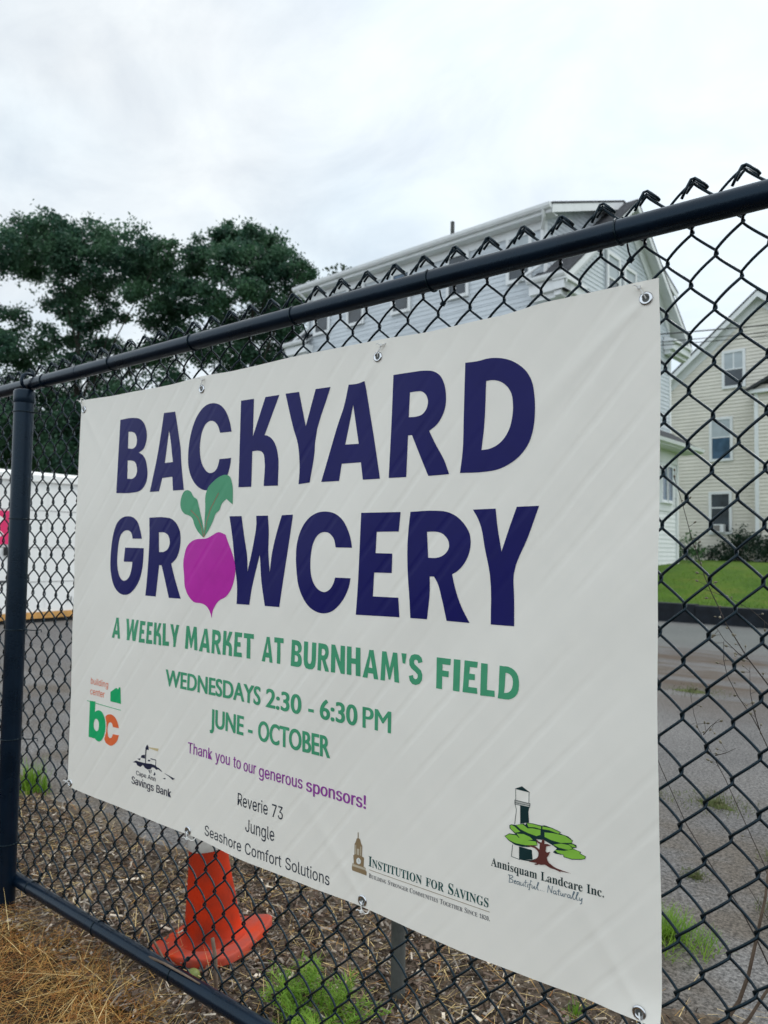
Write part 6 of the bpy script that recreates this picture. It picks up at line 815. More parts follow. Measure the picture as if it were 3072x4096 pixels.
clap(b, chk, 'y', DX1, 1, 7.80, 10.5); clap(b, chk, 'y', DX0, -1, 7.80, 10.5)
clap(b, lambda z: (2 * YM - chk(z)[1], 2 * YM - chk(z)[0]), 'y', DX1, 1, 7.80, 10.5)
b.box(LN + 0.01, 0.01, 0.2, -0.01, GD - 0.01, 7.4)
b.box(DX0 + 0.01, 0.012, 7.4, DX1 - 0.01, GD - 0.012, 9.25)
b.build('wall', SIDE_BLUE, gh)
b = MB()                                                   # roof planes (dark shingle over white soffit)
def slab(x0, x1, ya, yb, zf, th, dz, mi, mb): mb.prism([(x0, ya, zf(ya) + dz), (x0, yb, zf(yb) + dz), (x0, yb, zf(yb) + dz - th), (x0, ya, zf(ya) + dz - th)], (x1 - x0, 0, 0), mi)
for xa, xb in ((-0.60, 0.36), (LN - 0.36, LN + 0.60)):
    slab(xa, xb, -0.36, YM, roofz, 0.055, 0.02, 0, b)
slab(LN - 0.36, 0.36, YM, 2 * YM + 0.36, roofz, 0.055, 0.02, 0, b)
slab(DX0 - 0.36, DX1 + 0.36, -0.32, YM, dz_, 0.05, 0.02, 0, b); slab(DX0 - 0.36, DX1 + 0.36, YM + 0.001, 2 * YM + 0.32, dz_, 0.05, 0.021, 0, b)
roof = b.build('roof', SHINGLE, gh)
b = MB(); b.tube([(-3.71, 0.8, 9.5), (-3.71, 0.8, 10.22)], 0.055, 12); b.build('vent_pipe', STAKE, roof)
b = MB()                                                   # soffits, fascias, rake boards
for xa, xb in ((-0.58, 0.33), (LN - 0.33, LN + 0.58)):
    slab(xa, xb, -0.34, YM, roofz, 0.05, -0.037, 0, b)
slab(LN - 0.33, 0.33, YM, 2 * YM + 0.34, roofz, 0.05, -0.037, 0, b)
slab(DX0 - 0.33, DX1 + 0.33, -0.29, YM, dz_, 0.05, -0.032, 0, b); slab(DX0 - 0.33, DX1 + 0.33, YM + 0.002, 2 * YM + 0.29, dz_, 0.05, -0.031, 0, b)
for xa, xb in ((0.331, 0.352), (LN - 0.352, LN - 0.331)):
    for ya, yb in ((-0.34, YM), (YM, 2 * YM + 0.34)): slab(xa, xb, ya, yb, roofz, 0.19, -0.036, 0, b)
for ya, yb in ((-0.29, YM - 0.05), (YM + 0.05, 2 * YM + 0.29)):
    slab(DX1 + 0.331, DX1 + 0.350, ya, yb, dz_, 0.20, -0.032, 0, b); slab(DX0 - 0.350, DX0 - 0.331, ya, yb, dz_, 0.20, -0.032, 0, b)
    slab(0.021, 0.045, max(ya, 0.1), min(yb, GD - 0.1), roofz, 0.42, -0.10, 0, b)                      # frieze board on the gable
b.box(DX0 - 0.32, -0.31, 9.03, DX1 + 0.32, -0.285, 9.235); b.box(DX0 - 0.32, -0.284, 9.02, DX1 + 0.32, -0.001, 9.045)
b.box(DX0, -0.045, 8.82, DX1, -0.021, 9.018)
b.box(DX1 - 0.02, -0.045, 7.4, DX1 + 0.022, 0.06, 9.018); b.box(DX0 - 0.022, -0.045, 7.4, DX0 + 0.02, 0.06, 9.018)
b.box(-0.06, -0.045, 0.3, 0.024, 0.09, 7.2); b.box(-0.06, GD - 0.09, 0.3, 0.026, GD + 0.03, 7.2)
for (y0_, y1_) in ((-0.36, 0.62), (GD - 0.55, 7.62)):   # cornice returns
    b.box(0.026, y0_, 7.16, 0.30, y1_, 7.36); b.box(0.026, y0_ - 0.03, 7.361, 0.36, y1_ + 0.04, 7.44); b.box(0.026, y0_ + 0.05, 7.04, 0.20, y1_ - 0.05, 7.159)
    b.prism([(0.026, y0_ + 0.02, 7.441), (0.33, y0_ + 0.02, 7.441), (0.026, y0_ + 0.02, 7.60)], (0, y1_ - y0_ - 0.04, 0))
for (x0_, x1_) in ((-0.62, 0.30), (LN - 0.30, LN + 0.62)):
    b.box(x0_, -0.335, 7.16, x1_, -0.022, 7.40); b.box(x0_ + 0.04, -0.24, 7.02, x1_ - 0.1, -0.023, 7.159)
b.build('trim', TRIM, gh)
def gutter(mb, x0, x1, y, z):
    mb.prism([(x0, y, z), (x0, y - 0.075, z), (x0, y - 0.11, z + 0.05), (x0, y - 0.12, z + 0.115), (x0, y, z + 0.115)], (x1 - x0, 0, 0))
b = MB(); gutter(b, DX0 - 0.34, DX1 + 0.34, -0.312, 9.11); gutter(b, -0.64, 0.36, -0.342, 7.415); gutter(b, LN - 0.36, LN + 0.64, -0.342, 7.415)
b.build('gutter', TRIM, gh)
for sx in (0, 1):
    b = MB(); X_ = (lambda x: x) if sx == 0 else (lambda x: LN - x)
    b.tube([(X_(-0.24), -0.37, 9.10), (X_(-0.25), -0.30, 8.98), (X_(-0.43), -0.07, 8.78), (X_(-0.43), -0.07, 8.0), (X_(-0.50), -0.12, 7.9), (X_(-0.92), -0.33, 7.60), (X_(-0.96), -0.34, 7.5)] if sx == 0 else [(X_(-0.24), -0.37, 9.10), (X_(-0.43), -0.07, 8.78), (X_(-0.43), -0.07, 7.95), (X_(-0.10), -0.30, 7.62), (X_(-0.05), -0.36, 7.5)], 0.042, 10)
    b.build('downspout', TRIM, gh)
for xc, gl in ((-1.07, BLIND), (-2.90, GLASS), (-4.83, GLASS_B), (-6.57, GLASS), (-7.99, BLIND)): window(gh, 'x', -0.021, -1, xc - 0.27, xc + 0.27, 7.76, 8.78, gl, GLASS, 0.085)
window(gh, 'y', 0.021, 1, 2.46, 3.06, 7.70, 8.86, BLIND, GLASS, 0.10); window(gh, 'y', 0.021, 1, 3.50, 4.10, 7.70, 8.78, BLIND, GLASS, 0.10)
for xc in (-1.6, -4.3, -7.0):
    for z in (1.9, 4.6): window(gh, 'x', -0.021, -1, xc - 0.4, xc + 0.4, z, z + 1.4, GLASS, GLASS, 0.1)
# enclosed bay on the gable end
b = MB(); BYX, BY0, BY1 = 0.40, 3.2, 6.19
clap(b, lambda z: (BY0, BY1), 'y', BYX - 0.02, 1, 0.4, 2.30); clap(b, lambda z: (5.86, BY1), 'y', BYX - 0.02, 1, 2.30, 3.75)
b.box(0.022, BY0, 0.3, BYX - 0.022, BY1 - 0.01, 4.0)
b.build('bay_wall', SIDE_WHITE, gh)
b = MB(); b.box(BYX - 0.02, BY0, 3.72, BYX + 0.03, BY1, 4.06); b.box(BYX - 0.02, BY0, 2.36, BYX + 0.006, 5.85, 3.72)
b.box(BYX - 0.05, BY1 - 0.06, 0.4, BYX + 0.035, BY1 + 0.03, 3.72); b.build('bay_trim', SIDE_WHITE, gh)
b = MB(); b.prism([(0.03, BY0 - 0.3, 4.75), (BYX + 0.46, BY0 - 0.3, 4.22), (BYX + 0.46, BY0 - 0.3, 4.15), (0.03, BY0 - 0.3, 4.62)], (0, BY1 - BY0 + 0.95, 0)); b.build('bay_roof', SHINGLE, gh)
b = MB(); b.prism([(BYX + 0.462, BY0 - 0.32, 4.08), (BYX + 0.55, BY0 - 0.32, 4.11), (BYX + 0.57, BY0 - 0.32, 4.20), (BYX + 0.462, BY0 - 0.32, 4.20)], (0, BY1 - BY0 + 0.98, 0)); b.box(0.03, BY0 - 0.28, 4.061, BYX + 0.46, BY1 + 0.62, 4.079); b.build('bay_gutter', TRIM, gh)
window(gh, 'y', BYX + 0.006, 1, 4.98, 5.32, 2.62, 3.60, GLASS_B, GLASS_B, 0.05, meet=0.02); window(gh, 'y', BYX + 0.006, 1, 5.39, 5.73, 2.62, 3.60, GLASS_B, GLASS_B, 0.05, meet=0.02)
for ch, z in (('7', 2.62), ('2', 2.45)):
    vs_, fs = text_mesh(ch); b = MB(); b.v = [(BYX + 0.032, 5.94 + p_[0] * 0.20, z + p_[1] * 0.20) for p_ in vs_]; b.f = list(fs); b.m = [0] * len(fs)
    nb = b.build('house_number', DARKST, gh)

bh = tag(empty('beige_house', (ORG[0] + math.sin(R(3.5)) * 17.46, ORG[1] + math.cos(R(3.5)) * 17.46, 0.0), A_ROT), 'beige clapboard house with white rake boards standing behind the lawn', 'house')
PKX, PKZ, SL = -0.30, 12.05, 0.856
bw = lambda z: ((-5.2, 4.6) if z < 7.85 else (PKX - (PKZ - 0.15 - z) / SL, PKX + (PKZ - 0.15 - z) / SL))
b = MB(); clap(b, bw, 'x', 0.0, -1, 0.6, 11.8, 0.150, 0.034); b.box(-5.18, 0.01, 0.4, 4.58, 9.0, 7.9); b.build('wall', SIDE_BEIGE, bh)
rz2 = lambda x: PKZ - SL * abs(x - PKX)
b = MB()
for xa, xb in ((-5.65, PKX), (PKX, 5.05)):
    b.prism([(xa, -0.42, rz2(xa) + 0.03), (xb, -0.42, rz2(xb) + 0.03), (xb, -0.42, rz2(xb) - 0.05), (xa, -0.42, rz2(xa) - 0.05)], (0, 9.8, 0))
b.build('roof', SHINGLE, bh)
b = MB()
for xa, xb in ((-5.6, PKX), (PKX, 5.0)):
    b.prism([(xa, -0.40, rz2(xa) - 0.052), (xb, -0.40, rz2(xb) - 0.052), (xb, -0.40, rz2(xb) - 0.30), (xa, -0.40, rz2(xa) - 0.30)], (0, 0.03, 0))
    b.prism([(xa, -0.37, rz2(xa) - 0.14), (xb, -0.37, rz2(xb) - 0.14), (xb, -0.37, rz2(xb) - 0.17), (xa, -0.37, rz2(xa) - 0.17)], (0, 0.345, 0))
    b.prism([(xa, -0.05, rz2(xa) - 0.172), (xb, -0.05, rz2(xb) - 0.172), (xb, -0.05, rz2(xb) - 0.60), (xa, -0.05, rz2(xa) - 0.60)], (0, 0.026, 0))
b.build('rake_board', TRIM, bh)
window(bh, 'x', -0.021, -1, -1.70, -0.98, 8.26, 9.66, BLIND, GLASS, 0.11, mull=True)
window(bh, 'x', -0.021, -1, -2.23, -1.50, 5.20, 6.86, BLIND, GLASS_B, 0.11, meet=0.55)
w3 = window(bh, 'x', -0.021, -1, -2.27, -1.56, 2.10, 3.70, GLASS, GLASS, 0.11, meet=0.64)
b = MB(); b.box(-2.24, -0.30, 2.08, -1.72, -0.03, 2.42); ac = b.build('air_conditioner', TRIM, w3); b = MB(); b.box(-2.20, -0.306, 2.12, -1.86, -0.301, 2.38); b.build('grille', ACM, ac) if False else b.build('ac_grille', ACM, w3)
b = MB(); wp = -0.95; X0 = -0.28
clap(b, lambda z: (X0 + 0.1, 4.4), 'x', wp, -1, 0.6, 7.9, 0.150, 0.034); b.box(X0 + 0.01, wp + 0.004, 0.4, 4.4, -0.03, 7.95); b.build('wing_wall', SIDE_BEIGE, bh)
b = MB(); b.box(X0 - 0.02, wp - 0.045, 0.5, X0 + 0.13, wp + 0.10, 7.62); b.box(X0 - 0.25, wp - 0.20, 7.62, 4.5, wp - 0.001, 7.76); b.build('corner_board', TRIM, bh)
b = MB(); b.prism([(X0 - 0.35, wp - 0.3, 7.64), (X0 - 0.35, wp - 0.3, 7.76), (2.0, wp - 0.3, 9.1), (4.7, wp - 0.3, 7.76), (4.7, wp - 0.3, 7.64), (2.0, wp - 0.3, 8.98)], (0, 1.3, 0)); b.build('wing_roof', SHINGLE, bh)

# utility wires between the houses
for k, (za, zb) in enumerate(((6.98, 6.5), (6.78, 6.38), (6.70, 6.30))):
    b = MB(); pts = []
    for i in range(24):
        t = i / 23; X = -12 + 30 * t; pts.append((X, 18.4 - 0.8 * t + k * 0.05, za + (zb - za) * ((X + 4.5) / 3.0) * 0.45 + 0.35 * (2 * t - 1) ** 2 - 0.10))
    b.tube(pts, (0.016, 0.010, 0.010)[k], 6)
    tag(b.build('power_line', WIRE), ('thick black utility wire strung past the pale grey house', 'thin utility wire just below the thick one by the pale grey house', 'lowest of the three utility wires by the pale grey house')[k], 'power line', 'utility wires')

# ------------------------------------------------------------------ trees and shrubs
def leaf_clusters(mb, cl, dens, size, r_, squash=0.85):
    for (cx_, cy_, cz_, rr) in cl:
        nleaf = int(dens * rr * rr)
        # a cluster is a handful of sprays
        sprays = []
        for _ in range(max(6, int(15 * rr))):
            while True:
                d = Vector((r_.uniform(-1, 1), r_.uniform(-1, 1), r_.uniform(-1, 1)))
                if 0.15 < d.length < 1: break
            sprays.append((d * rr * 1.05, r_.uniform(0.25, 0.5) * rr))
        for _ in range(nleaf):
            o, sr = sprays[r_.randrange(len(sprays))]
            p_ = Vector((cx_, cy_, cz_)) + Vector((o.x, o.y, o.z * squash)) + Vector((r_.gauss(0, 1), r_.gauss(0, 1), r_.gauss(0, 0.7))) * sr * 0.80
            s_ = size * r_.uniform(0.6, 1.35)
            n_ = Vector((r_.gauss(0, 1), r_.gauss(0, 1), r_.gauss(0, 1) + 0.5)).normalized()
            u = n_.orthogonal().normalized(); u.rotate(Matrix.Rotation(r_.uniform(0, 6.28), 3, n_)); w = n_.cross(u)
            mb.quad(p_ - u * s_ * 0.5, p_ - w * s_ * 0.33 + u * s_ * 0.06 + n_ * s_ * .05, p_ + u * s_ * 0.6, p_ + w * s_ * 0.33 + u * s_ * 0.06 + n_ * s_ * .05)
def tree(name, label, cl, base, lm, dens, size, seed, trunk_r=0.35, group=None, limbs=True):
    r_ = random.Random(seed)
    t = tag(empty(name, base), label, 'tree', group)
    rel = [(x - base[0], y - base[1], z - base[2], q) for x, y, z, q in cl]
    m_ = MB(); leaf_clusters(m_, rel, dens, size, r_); m_.build('crown', lm, t)
    k = MB(); top = max(c_[2] for c_ in rel); mid = Vector((sum(c_[0] for c_ in rel) / len(rel), sum(c_[1] for c_ in rel) / len(rel), top * 0.42))
    fork = Vector((mid.x * 0.5, mid.y * 0.5, top * 0.24))
    k.tube([(0, 0, -0.2), (fork.x * 0.3, fork.y * 0.3, fork.z * 0.5), tuple(fork), tuple(mid), (mid.x * 1.1, mid.y * 1.1, top * 0.75)], [trunk_r * 1.25, trunk_r, trunk_r * 0.85, trunk_r * 0.55, trunk_r * 0.2], 10)
    if limbs:
        for (x, y, z, q) in rel[2::4]:
            s0 = fork.lerp(mid, r_.uniform(0.1, 1.0)) if z > fork.z else Vector((0, 0, fork.z * 0.7)); e = Vector((x, y, z)); mm = s0.lerp(e, 0.5) + Vector((r_.uniform(-.5, .5), r_.uniform(-.5, .5), r_.uniform(0.0, .6)))
            k.tube([s0, mm, e], [trunk_r * 0.24, trunk_r * 0.11, 0.015], 6)
    k.build('trunk', BARK, t, smooth=True)
    return t
tree('maple_tree', 'broad dark maple with wide spreading crown behind the container', TREE_A, (-31.6, 17.3, 0.85), LEAF1, 2500, 0.155, 11, 0.28)
tree('maple_tree', 'dense rounded dark maple beside the pale grey house', TREE_B, (-25.6, 22.8, 0.85), LEAF1, 2900, 0.155, 12, 0.28)
tree('young_tree', 'small light green tree top showing above the pale grey house', TREE_C, (-22.2, 25.3, 0.85), LEAF2, 420, 0.20, 13, 0.16)
W_ = Matrix.Translation(ORG) @ Matrix.Rotation(A_ROT, 4, 'Z')
def shrub(name, label, lx, ly, wx, wy, h, m, seed, dens=700, size=0.09, cat='shrub', group=None):
    r_ = random.Random(seed); p_ = W_ @ Vector((lx, ly, 0)); z0 = lawn_z(p_.x, p_.y) - 0.03
    t = tag(empty(name, (p_.x, p_.y, z0)), label, cat, group)
    cl = [(r_.uniform(-wx, wx), r_.uniform(-wy, wy), r_.uniform(0.12, 1) * h * 0.8, r_.uniform(0.22, 0.36) * max(0.6, h)) for _ in range(int(9 + 10 * wx))]
    mm = MB(); leaf_clusters(mm, cl, dens, size, r_); mm.build('foliage', m, t)
    mm = MB()
    for _ in range(5): mm.tube([(r_.uniform(-.1, .1), r_.uniform(-.1, .1), 0), (r_.uniform(-wx, wx) * .4, r_.uniform(-wy, wy) * .4, h * 0.4), (r_.uniform(-wx, wx) * .8, r_.uniform(-wy, wy) * .8, h * 0.75)], [0.02, 0.014, 0.006], 5)
    mm.build('stem', BARK, t)
SHG = 'shrubs along the house foundations'
shrub('leafy_shrub', 'light green rounded shrub against the white bay of the grey house', -0.55, 8.4, 0.75, 0.5, 0.95, LEAF4, 21, 1000)
shrub('foundation_shrub', 'low dark shrub under the air conditioner window', -2.2, 16.6, 0.75, 0.4, 0.72, LEAF3, 22, 900, group=SHG)
shrub('foundation_shrub', 'low dark shrub nearest the light green shrub', -3.4, 16.4, 0.7, 0.4, 0.62, LEAF3, 23, 900, group=SHG)
shrub('foundation_shrub', 'tall dark shrub left of the white corner board', -0.72, 16.0, 0.55, 0.4, 1.30, LEAF3, 24, 900, group=SHG)
shrub('foundation_shrub', 'bushy dark shrub right of the white corner board', 0.55, 15.8, 0.6, 0.4, 1.25, LEAF3, 25, 900, group=SHG)
shrub('foundation_shrub', 'middle dark shrub below the bare siding beside the window', -1.35, 16.5, 0.5, 0.35, 0.85, LEAF3, 26, 900, group=SHG)

# ------------------------------------------------------------------ small ground things
def blade(mb, p0, d, L, w, bend, mi=0, seg=3):
    """a thin curved blade: base p0, horizontal-ish direction d (3d), droops by bend"""
    d = Vector(d).normalized(); s_ = d.cross(Vector((0, 0, 1))); s_ = s_.normalized() if s_.length > 1e-4 else Vector((1, 0, 0))
    prev = None; p_ = Vector(p0)
    for i in range(seg + 1):
        t = i / seg; q = p_ + d * L * t + Vector((0, 0, -bend * t * t)); ww = w * (1 - 0.85 * t) * 0.5
        a, c_ = q - s_ * ww, q + s_ * ww
        if prev: mb.quad(prev[0], prev[1], c_, a, mi)
        prev = (a, c_)
r_ = random.Random(31)
b = MB()
def chipz(x, y): return 0.010 + 0.010 * wob(x, y, 1.7)
NCH = 0
while NCH < 24000:
    x, y = r_.uniform(-2.2, 2.6), r_.uniform(-0.12, 1.0) ** 1.0
    lim = mulch_edge(x) + r_.gauss(0, 0.05)
    if y > lim: continue
    NCH += 1
    L_ = r_.choice((r_.uniform(0.008, 0.02), r_.uniform(0.015, 0.045), r_.uniform(0.006, 0.014))); w_ = min(L_ * 0.7, abs(r_.gauss(0, 0.0035)) + 0.0018)
    a = r_.uniform(0, 6.283); ti = r_.gauss(0, 0.35); d = Vector((math.cos(a) * math.cos(ti), math.sin(a) * math.cos(ti), math.sin(ti))); n_ = Vector((r_.gauss(0, .4), r_.gauss(0, .4), 1)); s_ = d.cross(n_).normalized(); n_ = s_.cross(d)
    p_ = Vector((x, y, chipz(x, y) + r_.uniform(-0.002, 0.016))); th = r_.uniform(0.001, 0.003); k = len(b.v)
    tw = r_.uniform(-.25, .25)
    c4 = [p_ - d * L_ / 2 - s_ * w_ / 2, p_ + d * L_ / 2 - s_ * w_ * (0.5 - tw), p_ + d * L_ * 0.45 + s_ * w_ / 2, p_ - d * L_ * 0.42 + s_ * w_ * (0.5 - tw)]
    b.v += [tuple(q) for q in c4] + [tuple(q + n_ * th) for q in c4]
    mi = r_.choices((0, 1, 2, 3), (44, 28, 6, 22))[0]
    for f in ((4, 5, 6, 7), (0, 1, 5, 4), (1, 2, 6, 5), (2, 3, 7, 6), (3, 0, 4, 7)): b.f.append(tuple(k + i for i in f)); b.m.append(mi)
tag(b.build('wood_chips', CHIP), 'brown and grey wood chips spread behind the fence', 'wood chips', kind='stuff')
b = MB()
for _ in range(6500):
    x, y = r_.uniform(-2.0, 2.6), r_.uniform(-0.1, 1.1)
    if y > mulch_edge(x) + r_.gauss(0.02, 0.10): continue
    a = r_.uniform(0, 6.283); blade(b, (x, y, chipz(x, y) + r_.uniform(0.004, 0.022)), (math.cos(a), math.sin(a), r_.gauss(0.06, 0.14)), r_.uniform(0.04, 0.15), r_.uniform(0.0010, 0.0028), r_.uniform(0, 0.012), r_.choices((0, 1, 2, 3), (2, 1, 4, 3))[0])
tag(b.build('plant_litter', STRAW), 'dry stalks and straw lying over the wood chips', 'plant litter', kind='stuff')
b = MB()
cnt = 0
while cnt < 16000:
    x, y = r_.uniform(-1.1, 1.9), -0.045 - abs(r_.gauss(0, 0.36))
    if y < -1.3: continue
    cnt += 1
    z = 0.006 + 0.012 * wob(x, y, 1.4)
    clump = 0.5 + 0.5 * math.sin(x * 9 + 2 * math.sin(y * 7)) * math.cos(y * 11 + x * 3)
    a = r_.gauss(0.6 + 1.2 * math.sin(x * 4.0 + y * 3), 1.1)
    L_ = r_.uniform(0.04, 0.13) * (0.7 + 0.6 * clump)
    mi = r_.choices((0, 1, 2, 3), (40, 30 + 20 * clump, 10, 22))[0]
    blade(b, (x, y, z + r_.uniform(0, 0.028)), (math.cos(a), math.sin(a), r_.uniform(-0.05, 0.55)), L_, r_.uniform(0.0009, 0.0021), r_.uniform(0.0, 0.05), mi)
for _ in range(170):
    x, y = r_.uniform(-0.9, 1.4), -0.1 - abs(r_.gauss(0, 0.35)); a = r_.uniform(0, 6.283)
    blade(b, (x, y, 0.03 + r_.uniform(0, 0.03)), (math.cos(a), math.sin(a), r_.uniform(-0.05, 0.2)), r_.uniform(0.14, 0.30), 0.0020, r_.uniform(0, 0.03), r_.choice((0, 2, 2)), 4)
tag(b.build('dead_grass', STRAW), 'matted dead golden grass in front of the fence', 'dead grass', kind='stuff')
def grass_tuft(name, label, x, y, rad, h, n_, m, seed, group=None, lean=0.35, w=0.0035):
    r2_ = random.Random(seed); t = MB()
    if name == 'crack_weed':                              # low mossy mat the blades grow from
        ring = [(rr_ * math.cos(k * .349 + .1 * math.sin(k * 5)), rr_ * math.sin(k * .349) * 0.6, -0.011) for k in range(18) for rr_ in (rad * (0.16 + 0.36 * r2_.random()),)]
        c_ = (0, 0, 0.002)
        for k in range(18):
            p0, p1 = ring[k], ring[(k + 1) % 18]; q0, q1 = [(a[0] * .5, a[1] * .5, 0.000) for a in (p0, p1)]
            t.quad(p0, p1, q1, q0); t.tri(q0, q1, c_)
    for _ in range(n_):
        rr = rad * r2_.random() ** 1.2; a = r2_.uniform(0, 6.283); q = (rr * math.cos(a), rr * math.sin(a), -0.005)
        an = r2_.uniform(0, 6.283); L_ = h * r2_.uniform(0.45, 1.15) * (1 - 0.45 * rr / rad)
        blade(t, q, (math.cos(an) * lean * r2_.uniform(.3, 1.6), math.sin(an) * lean * r2_.uniform(.3, 1.6), 1.0), L_, w * r2_.uniform(.6, 1.3), L_ * r2_.uniform(0.05, 0.35), 0, 4)
    o = t.build(name, m); o.location = (x, y, 0.0); tag(o, label, 'grass tuft', group); return o
GT = 'green grass tufts on the lot'
grass_tuft('grass_tuft', 'bright green spreading grass tuft beside the right edge of the banner', 1.46, 1.20, 0.16, 0.125, 620, GRASSB, 41, GT, 0.95)
grass_tuft('grass_tuft', 'bright green upright grass tuft beside the black fence post', -1.37, 0.56, 0.10, 0.20, 330, GRASSB, 42, GT, 0.35, 0.005)
grass_tuft('grass_tuft', 'small green seedling tuft under the lower edge of the banner near its right corner', 1.41, 0.62, 0.045, 0.06, 90, GRASSB, 43, GT, 0.7, 0.004)
MOSS = mat('mossy_weed', (0.075, 0.115, 0.028), 0.8, 0.1, col2=(0.15, 0.145, 0.075), vscale=45, transl=0.1)
DG = 'dull weed tufts in the cracks of the lot'
for i, (x, y, rd, h, nn, lab) in enumerate(((0.95, 2.55, 0.16, 0.05, 130, 'dull green crack weed tuft by the banner edge, farthest of its line'), (1.25, 2.62, 0.2, 0.06, 190, 'dull green crack weed tuft in the middle of the lot'), (1.62, 2.1, 0.10, 0.05, 90, 'olive weed tuft right of the dry stalks'), (1.72, 1.62, 0.10, 0.06, 130, 'olive weed tuft nearest the brown twig'), (1.40, 1.72, 0.06, 0.04, 60, 'tiny olive weed tuft with straw beside the banner edge'), (0.3, 5.6, 0.35, 0.07, 170, 'flat dark green weed patch on the silt streak'))):
    grass_tuft('crack_weed', lab, x, y, rd, h * 0.8, nn * 3, MOSS, 50 + i, DG, 0.9, 0.0035)
# feathery green weed
def feathery(name, label, x, y, rad, h, n_, seed, m=WEEDG):
    r3 = random.Random(seed); root = tag(empty(name, (x, y, 0.0)), label, 'weed'); lf = MB(); stm = MB()
    for _ in range(n_):
        a = r3.uniform(0, 6.283); rr = rad * math.sqrt(r3.random()); bx_, by_ = rr * math.cos(a), rr * math.sin(a); hh = h * r3.uniform(.5, 1.1) * (1 - .4 * rr / rad)
        tip = Vector((bx_ * 1.5 + r3.gauss(0, .02), by_ * 1.5 + r3.gauss(0, .02), hh)); b0 = Vector((bx_ * .5, by_ * .5, 0)); mid_ = b0.lerp(tip, .5) + Vector((0, 0, hh * .12))
        stm.tube([b0, mid_, tip], [0.0016, 0.0012, 0.0006], 4)
        for k in range(13):
            t = 0.18 + 0.82 * k / 12; q = b0.lerp(mid_, t * 2) if t < .5 else mid_.lerp(tip, t * 2 - 1)
            for sgn in (-1, 1):
                an = r3.uniform(0, 6.283); dr = Vector((math.cos(an), math.sin(an), r3.uniform(.1, 1.0)))
                blade(lf, q, dr, r3.uniform(.018, .045), r3.uniform(.0020, .0042), r3.uniform(0, .008), 0, 2)
    stm.build('stem', m, root); lf.build('foliage', m, root); return root
feathery('feathery_weed', 'lush feathery green weed growing at the fence by the bottom rail', 0.93, 0.17, 0.115, 0.125, 62, 61)
feathery('feathery_weed', 'small feathery green weed at the lower rail right of the cone', 0.80, 0.24, 0.06, 0.085, 16, 62)
feathery('broadleaf_weed', 'dull green low weed in the dead grass at the corner', -0.30, -0.62, 0.11, 0.07, 34, 63, mat("dull_weed_leaf", (0.10, 0.13, 0.025), 0.6, var=0.3, vscale=20, transl=0.2))
# fallen green husks
def nut(name, label, x, y, r0, m, z=None):
    t = MB(); prof = [(0.0, -r0)] + [(r0 * math.sin(a) * 1.0, -r0 * math.cos(a) * 0.95) for a in [math.pi * k / 12 for k in range(1, 12)]] + [(0.0, r0 * 0.93)]
    t.lathe(prof, 20); o = t.build(name, m, smooth=True); o.location = (x, y, z or r0 * 0.9); o.rotation_euler = (0.6, 0.3, 0); tag(o, label, 'nut'); return o
nut('fallen_nut', 'round green fallen nut in front of the traffic cone base', 0.525, 0.085, 0.0215, NUT)
nut('fallen_nut', 'pale tan hollow nut husk on the wood chips left of the cone', -0.14, 0.15, 0.020, HUSK)
# sticks
def stick(name, label, pts, r0, m, taper=0.5, cat='stick'):
    t = MB(); n_ = len(pts); t.tube(pts, [r0 * (1 - (1 - taper) * i / (n_ - 1)) for i in range(n_)], 7); return tag(t.build(name, m, smooth=True), label, cat)
stick('dry_stalk', 'upright broken brown stalk standing before the cone', [(0.672, 0.05, 0.0), (0.668, 0.05, 0.07), (0.660, 0.052, 0.13), (0.649, 0.05, 0.178)], 0.0058, STEM, .85)
stick('dry_stalk', 'slanting grey-brown stalk left of the cone', [(0.50, 0.055, 0.01), (0.43, 0.055, 0.05), (0.37, 0.05, 0.10), (0.33, 0.05, 0.16)], 0.0045, STEM, .6)
stick('fallen_stick', 'pale stick lying over the bottom rail below the cone', [(0.475, -0.03, 0.106), (0.56, -0.035, 0.118), (0.66, -0.03, 0.116), (0.70, -0.028, 0.114)], 0.0036, STEM, .6)
# dry weeds behind the right of the fence
def dry_weed(name, label, stems, r0, m, pods, seed, parts=True):
    r4 = random.Random(seed); root = tag(empty(name, (stems[0][-1][0], stems[0][-1][1], 0.0)), label, 'dry weed'); ox, oy = root.location.x, root.location.y
    t = MB()
    for k, st_ in enumerate(stems):
        pts = [(x - ox, y - oy + 0.006 * math.sin(9 * z), z) for x, y, z in st_]; n_ = len(pts)
        rr = r0 if k == 0 else r0 * 0.75
        t.tube(pts, [rr * (0.35 + 0.65 * i / (n_ - 1)) for i in range(n_)], 6)
        if pods:
            for i in range(n_ - 1):
                a, c_ = Vector(pts[i]), Vector(pts[i + 1])
                for _ in range(2):
                    if (c_ - a).length > 0.16: continue
                    q = a.lerp(c_, r4.random()); dr = Vector((r4.gauss(0, 1), r4.gauss(0, 1), r4.gauss(0.3, .8))).normalized(); e = q + dr * r4.uniform(.008, .020)
                    t.tube([q, e], [0.0004, 0.0003], 4)
                    s_ = r4.uniform(.0022, .0040); u = dr.orthogonal().normalized()
                    pd = MB(); pd.tube([e, e + dr * s_ * .5, e + dr * s_ * 1.4, e + dr * s_ * 2.2], [s_ * .2, s_ * .62, s_ * .62, s_ * .1], 6); pd.build('seed_pod', POD, root, smooth=True)
    t.build('stem', m, root, smooth=True)
    return root
Y0 = 0.25
def F(l, y=Y0): return [(x, y, z) for x, z in l]
foot = [(2.05, .6), (2.07, .3), (2.08, 0.0)]
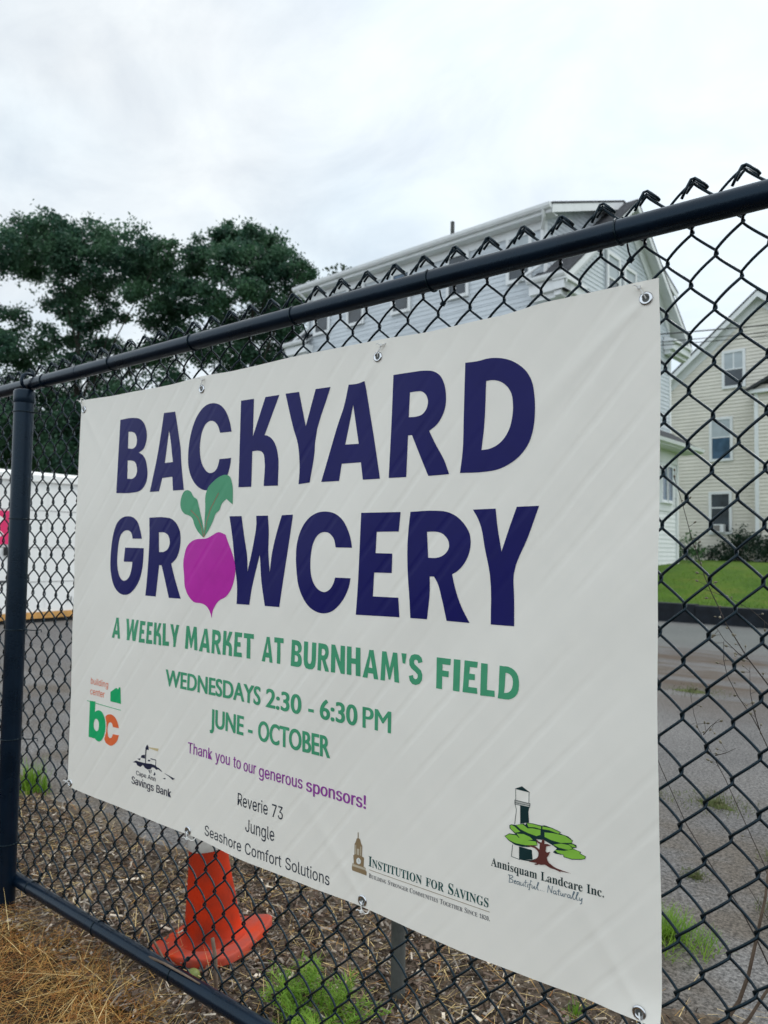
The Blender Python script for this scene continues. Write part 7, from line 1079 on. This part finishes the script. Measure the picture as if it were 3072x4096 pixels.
dry_weed('seedy_weed', 'tall thin dry weed with seed pods leaning across the lawn view', [F([(1.774, 1.36), (1.786, 1.324), (1.797, 1.284), (1.81, 1.233), (1.824, 1.193), (1.833, 1.161), (1.845, 1.131), (1.858, 1.103), (1.869, 1.076), (1.882, 1.055), (1.905, 1.015), (1.938, .971), (1.989, .895), (2.026, .786)] + foot),
    F([(1.824, 1.142), (1.877, 1.124), (1.913, 1.105), (1.939, 1.081), (1.99, 1.017), (2.03, .872)] + foot), F([(1.849, 1.072), (1.865, 1.046), (1.889, 1.023), (1.906, 1.013)])], 0.0015, STEMD, True, 71)
dry_weed('seedy_weed', 'lower dry weed with small pods in front of the asphalt', [F([(1.864, 1.043), (1.863, 1.009), (1.869, .979), (1.887, .943), (1.911, .908), (1.923, .886), (1.937, .855), (1.987, .756), (2.02, .658), (2.05, .4), (2.06, 0)]), F([(1.908, .999), (1.908, .952), (1.914, .918), (1.923, .886)]),
    F([(1.801, .941), (1.808, .899), (1.816, .871), (1.831, .846), (1.864, .787), (1.93, .65), (2.03, .3), (2.06, 0)]), F([(1.854, .896), (1.838, .880), (1.825, .862)]), F([(1.882, .847), (1.865, .835), (1.846, .827)])], 0.0013, STEMD, True, 72)
Y0 = 0.12
dry_weed('bare_twig', 'thick forked brown twig rising at the lower right of the fence', [F([(1.968, .76), (1.957, .648), (1.945, .586), (1.931, .516), (1.916, .468), (1.892, .422), (1.86, .36), (1.80, .2), (1.76, 0.0)], .12), F([(2.02, .60), (1.98, .54), (1.956, .497), (1.93, .444), (1.90, .40), (1.86, .36)], .12)], 0.0052, STEM, False, 73)
dry_weed('bare_twig', 'long straight thin stem crossing the asphalt view', [F([(1.73, .97), (1.786, .824), (1.832, .733), (1.876, .671), (1.918, .621), (1.942, .581), (2.02, .42), (2.10, .15), (2.12, 0)], .12), F([(1.921, .672), (1.952, .627), (2.02, .52), (2.10, .25), (2.12, 0)], .12)], 0.0015, STEMD, False, 74)
# lawn blades at the near edge of the grass
b = MB(); r5 = random.Random(81)
for _ in range(9000):
    x, y = r5.uniform(-5.0, 1.5), 12.5 + abs(r5.gauss(0, 3.5)); 
    if y > 24: continue
    a = r5.uniform(0, 6.283); blade(b, (x, y, lawn_z(x, y) - .005), (math.cos(a) * .5, math.sin(a) * .5, 1), r5.uniform(.04, .10), .008, .02, 0, 2)
tag(b.build('lawn_blades', LAWNB), 'short green grass standing on the lawn', 'grass', kind='stuff')
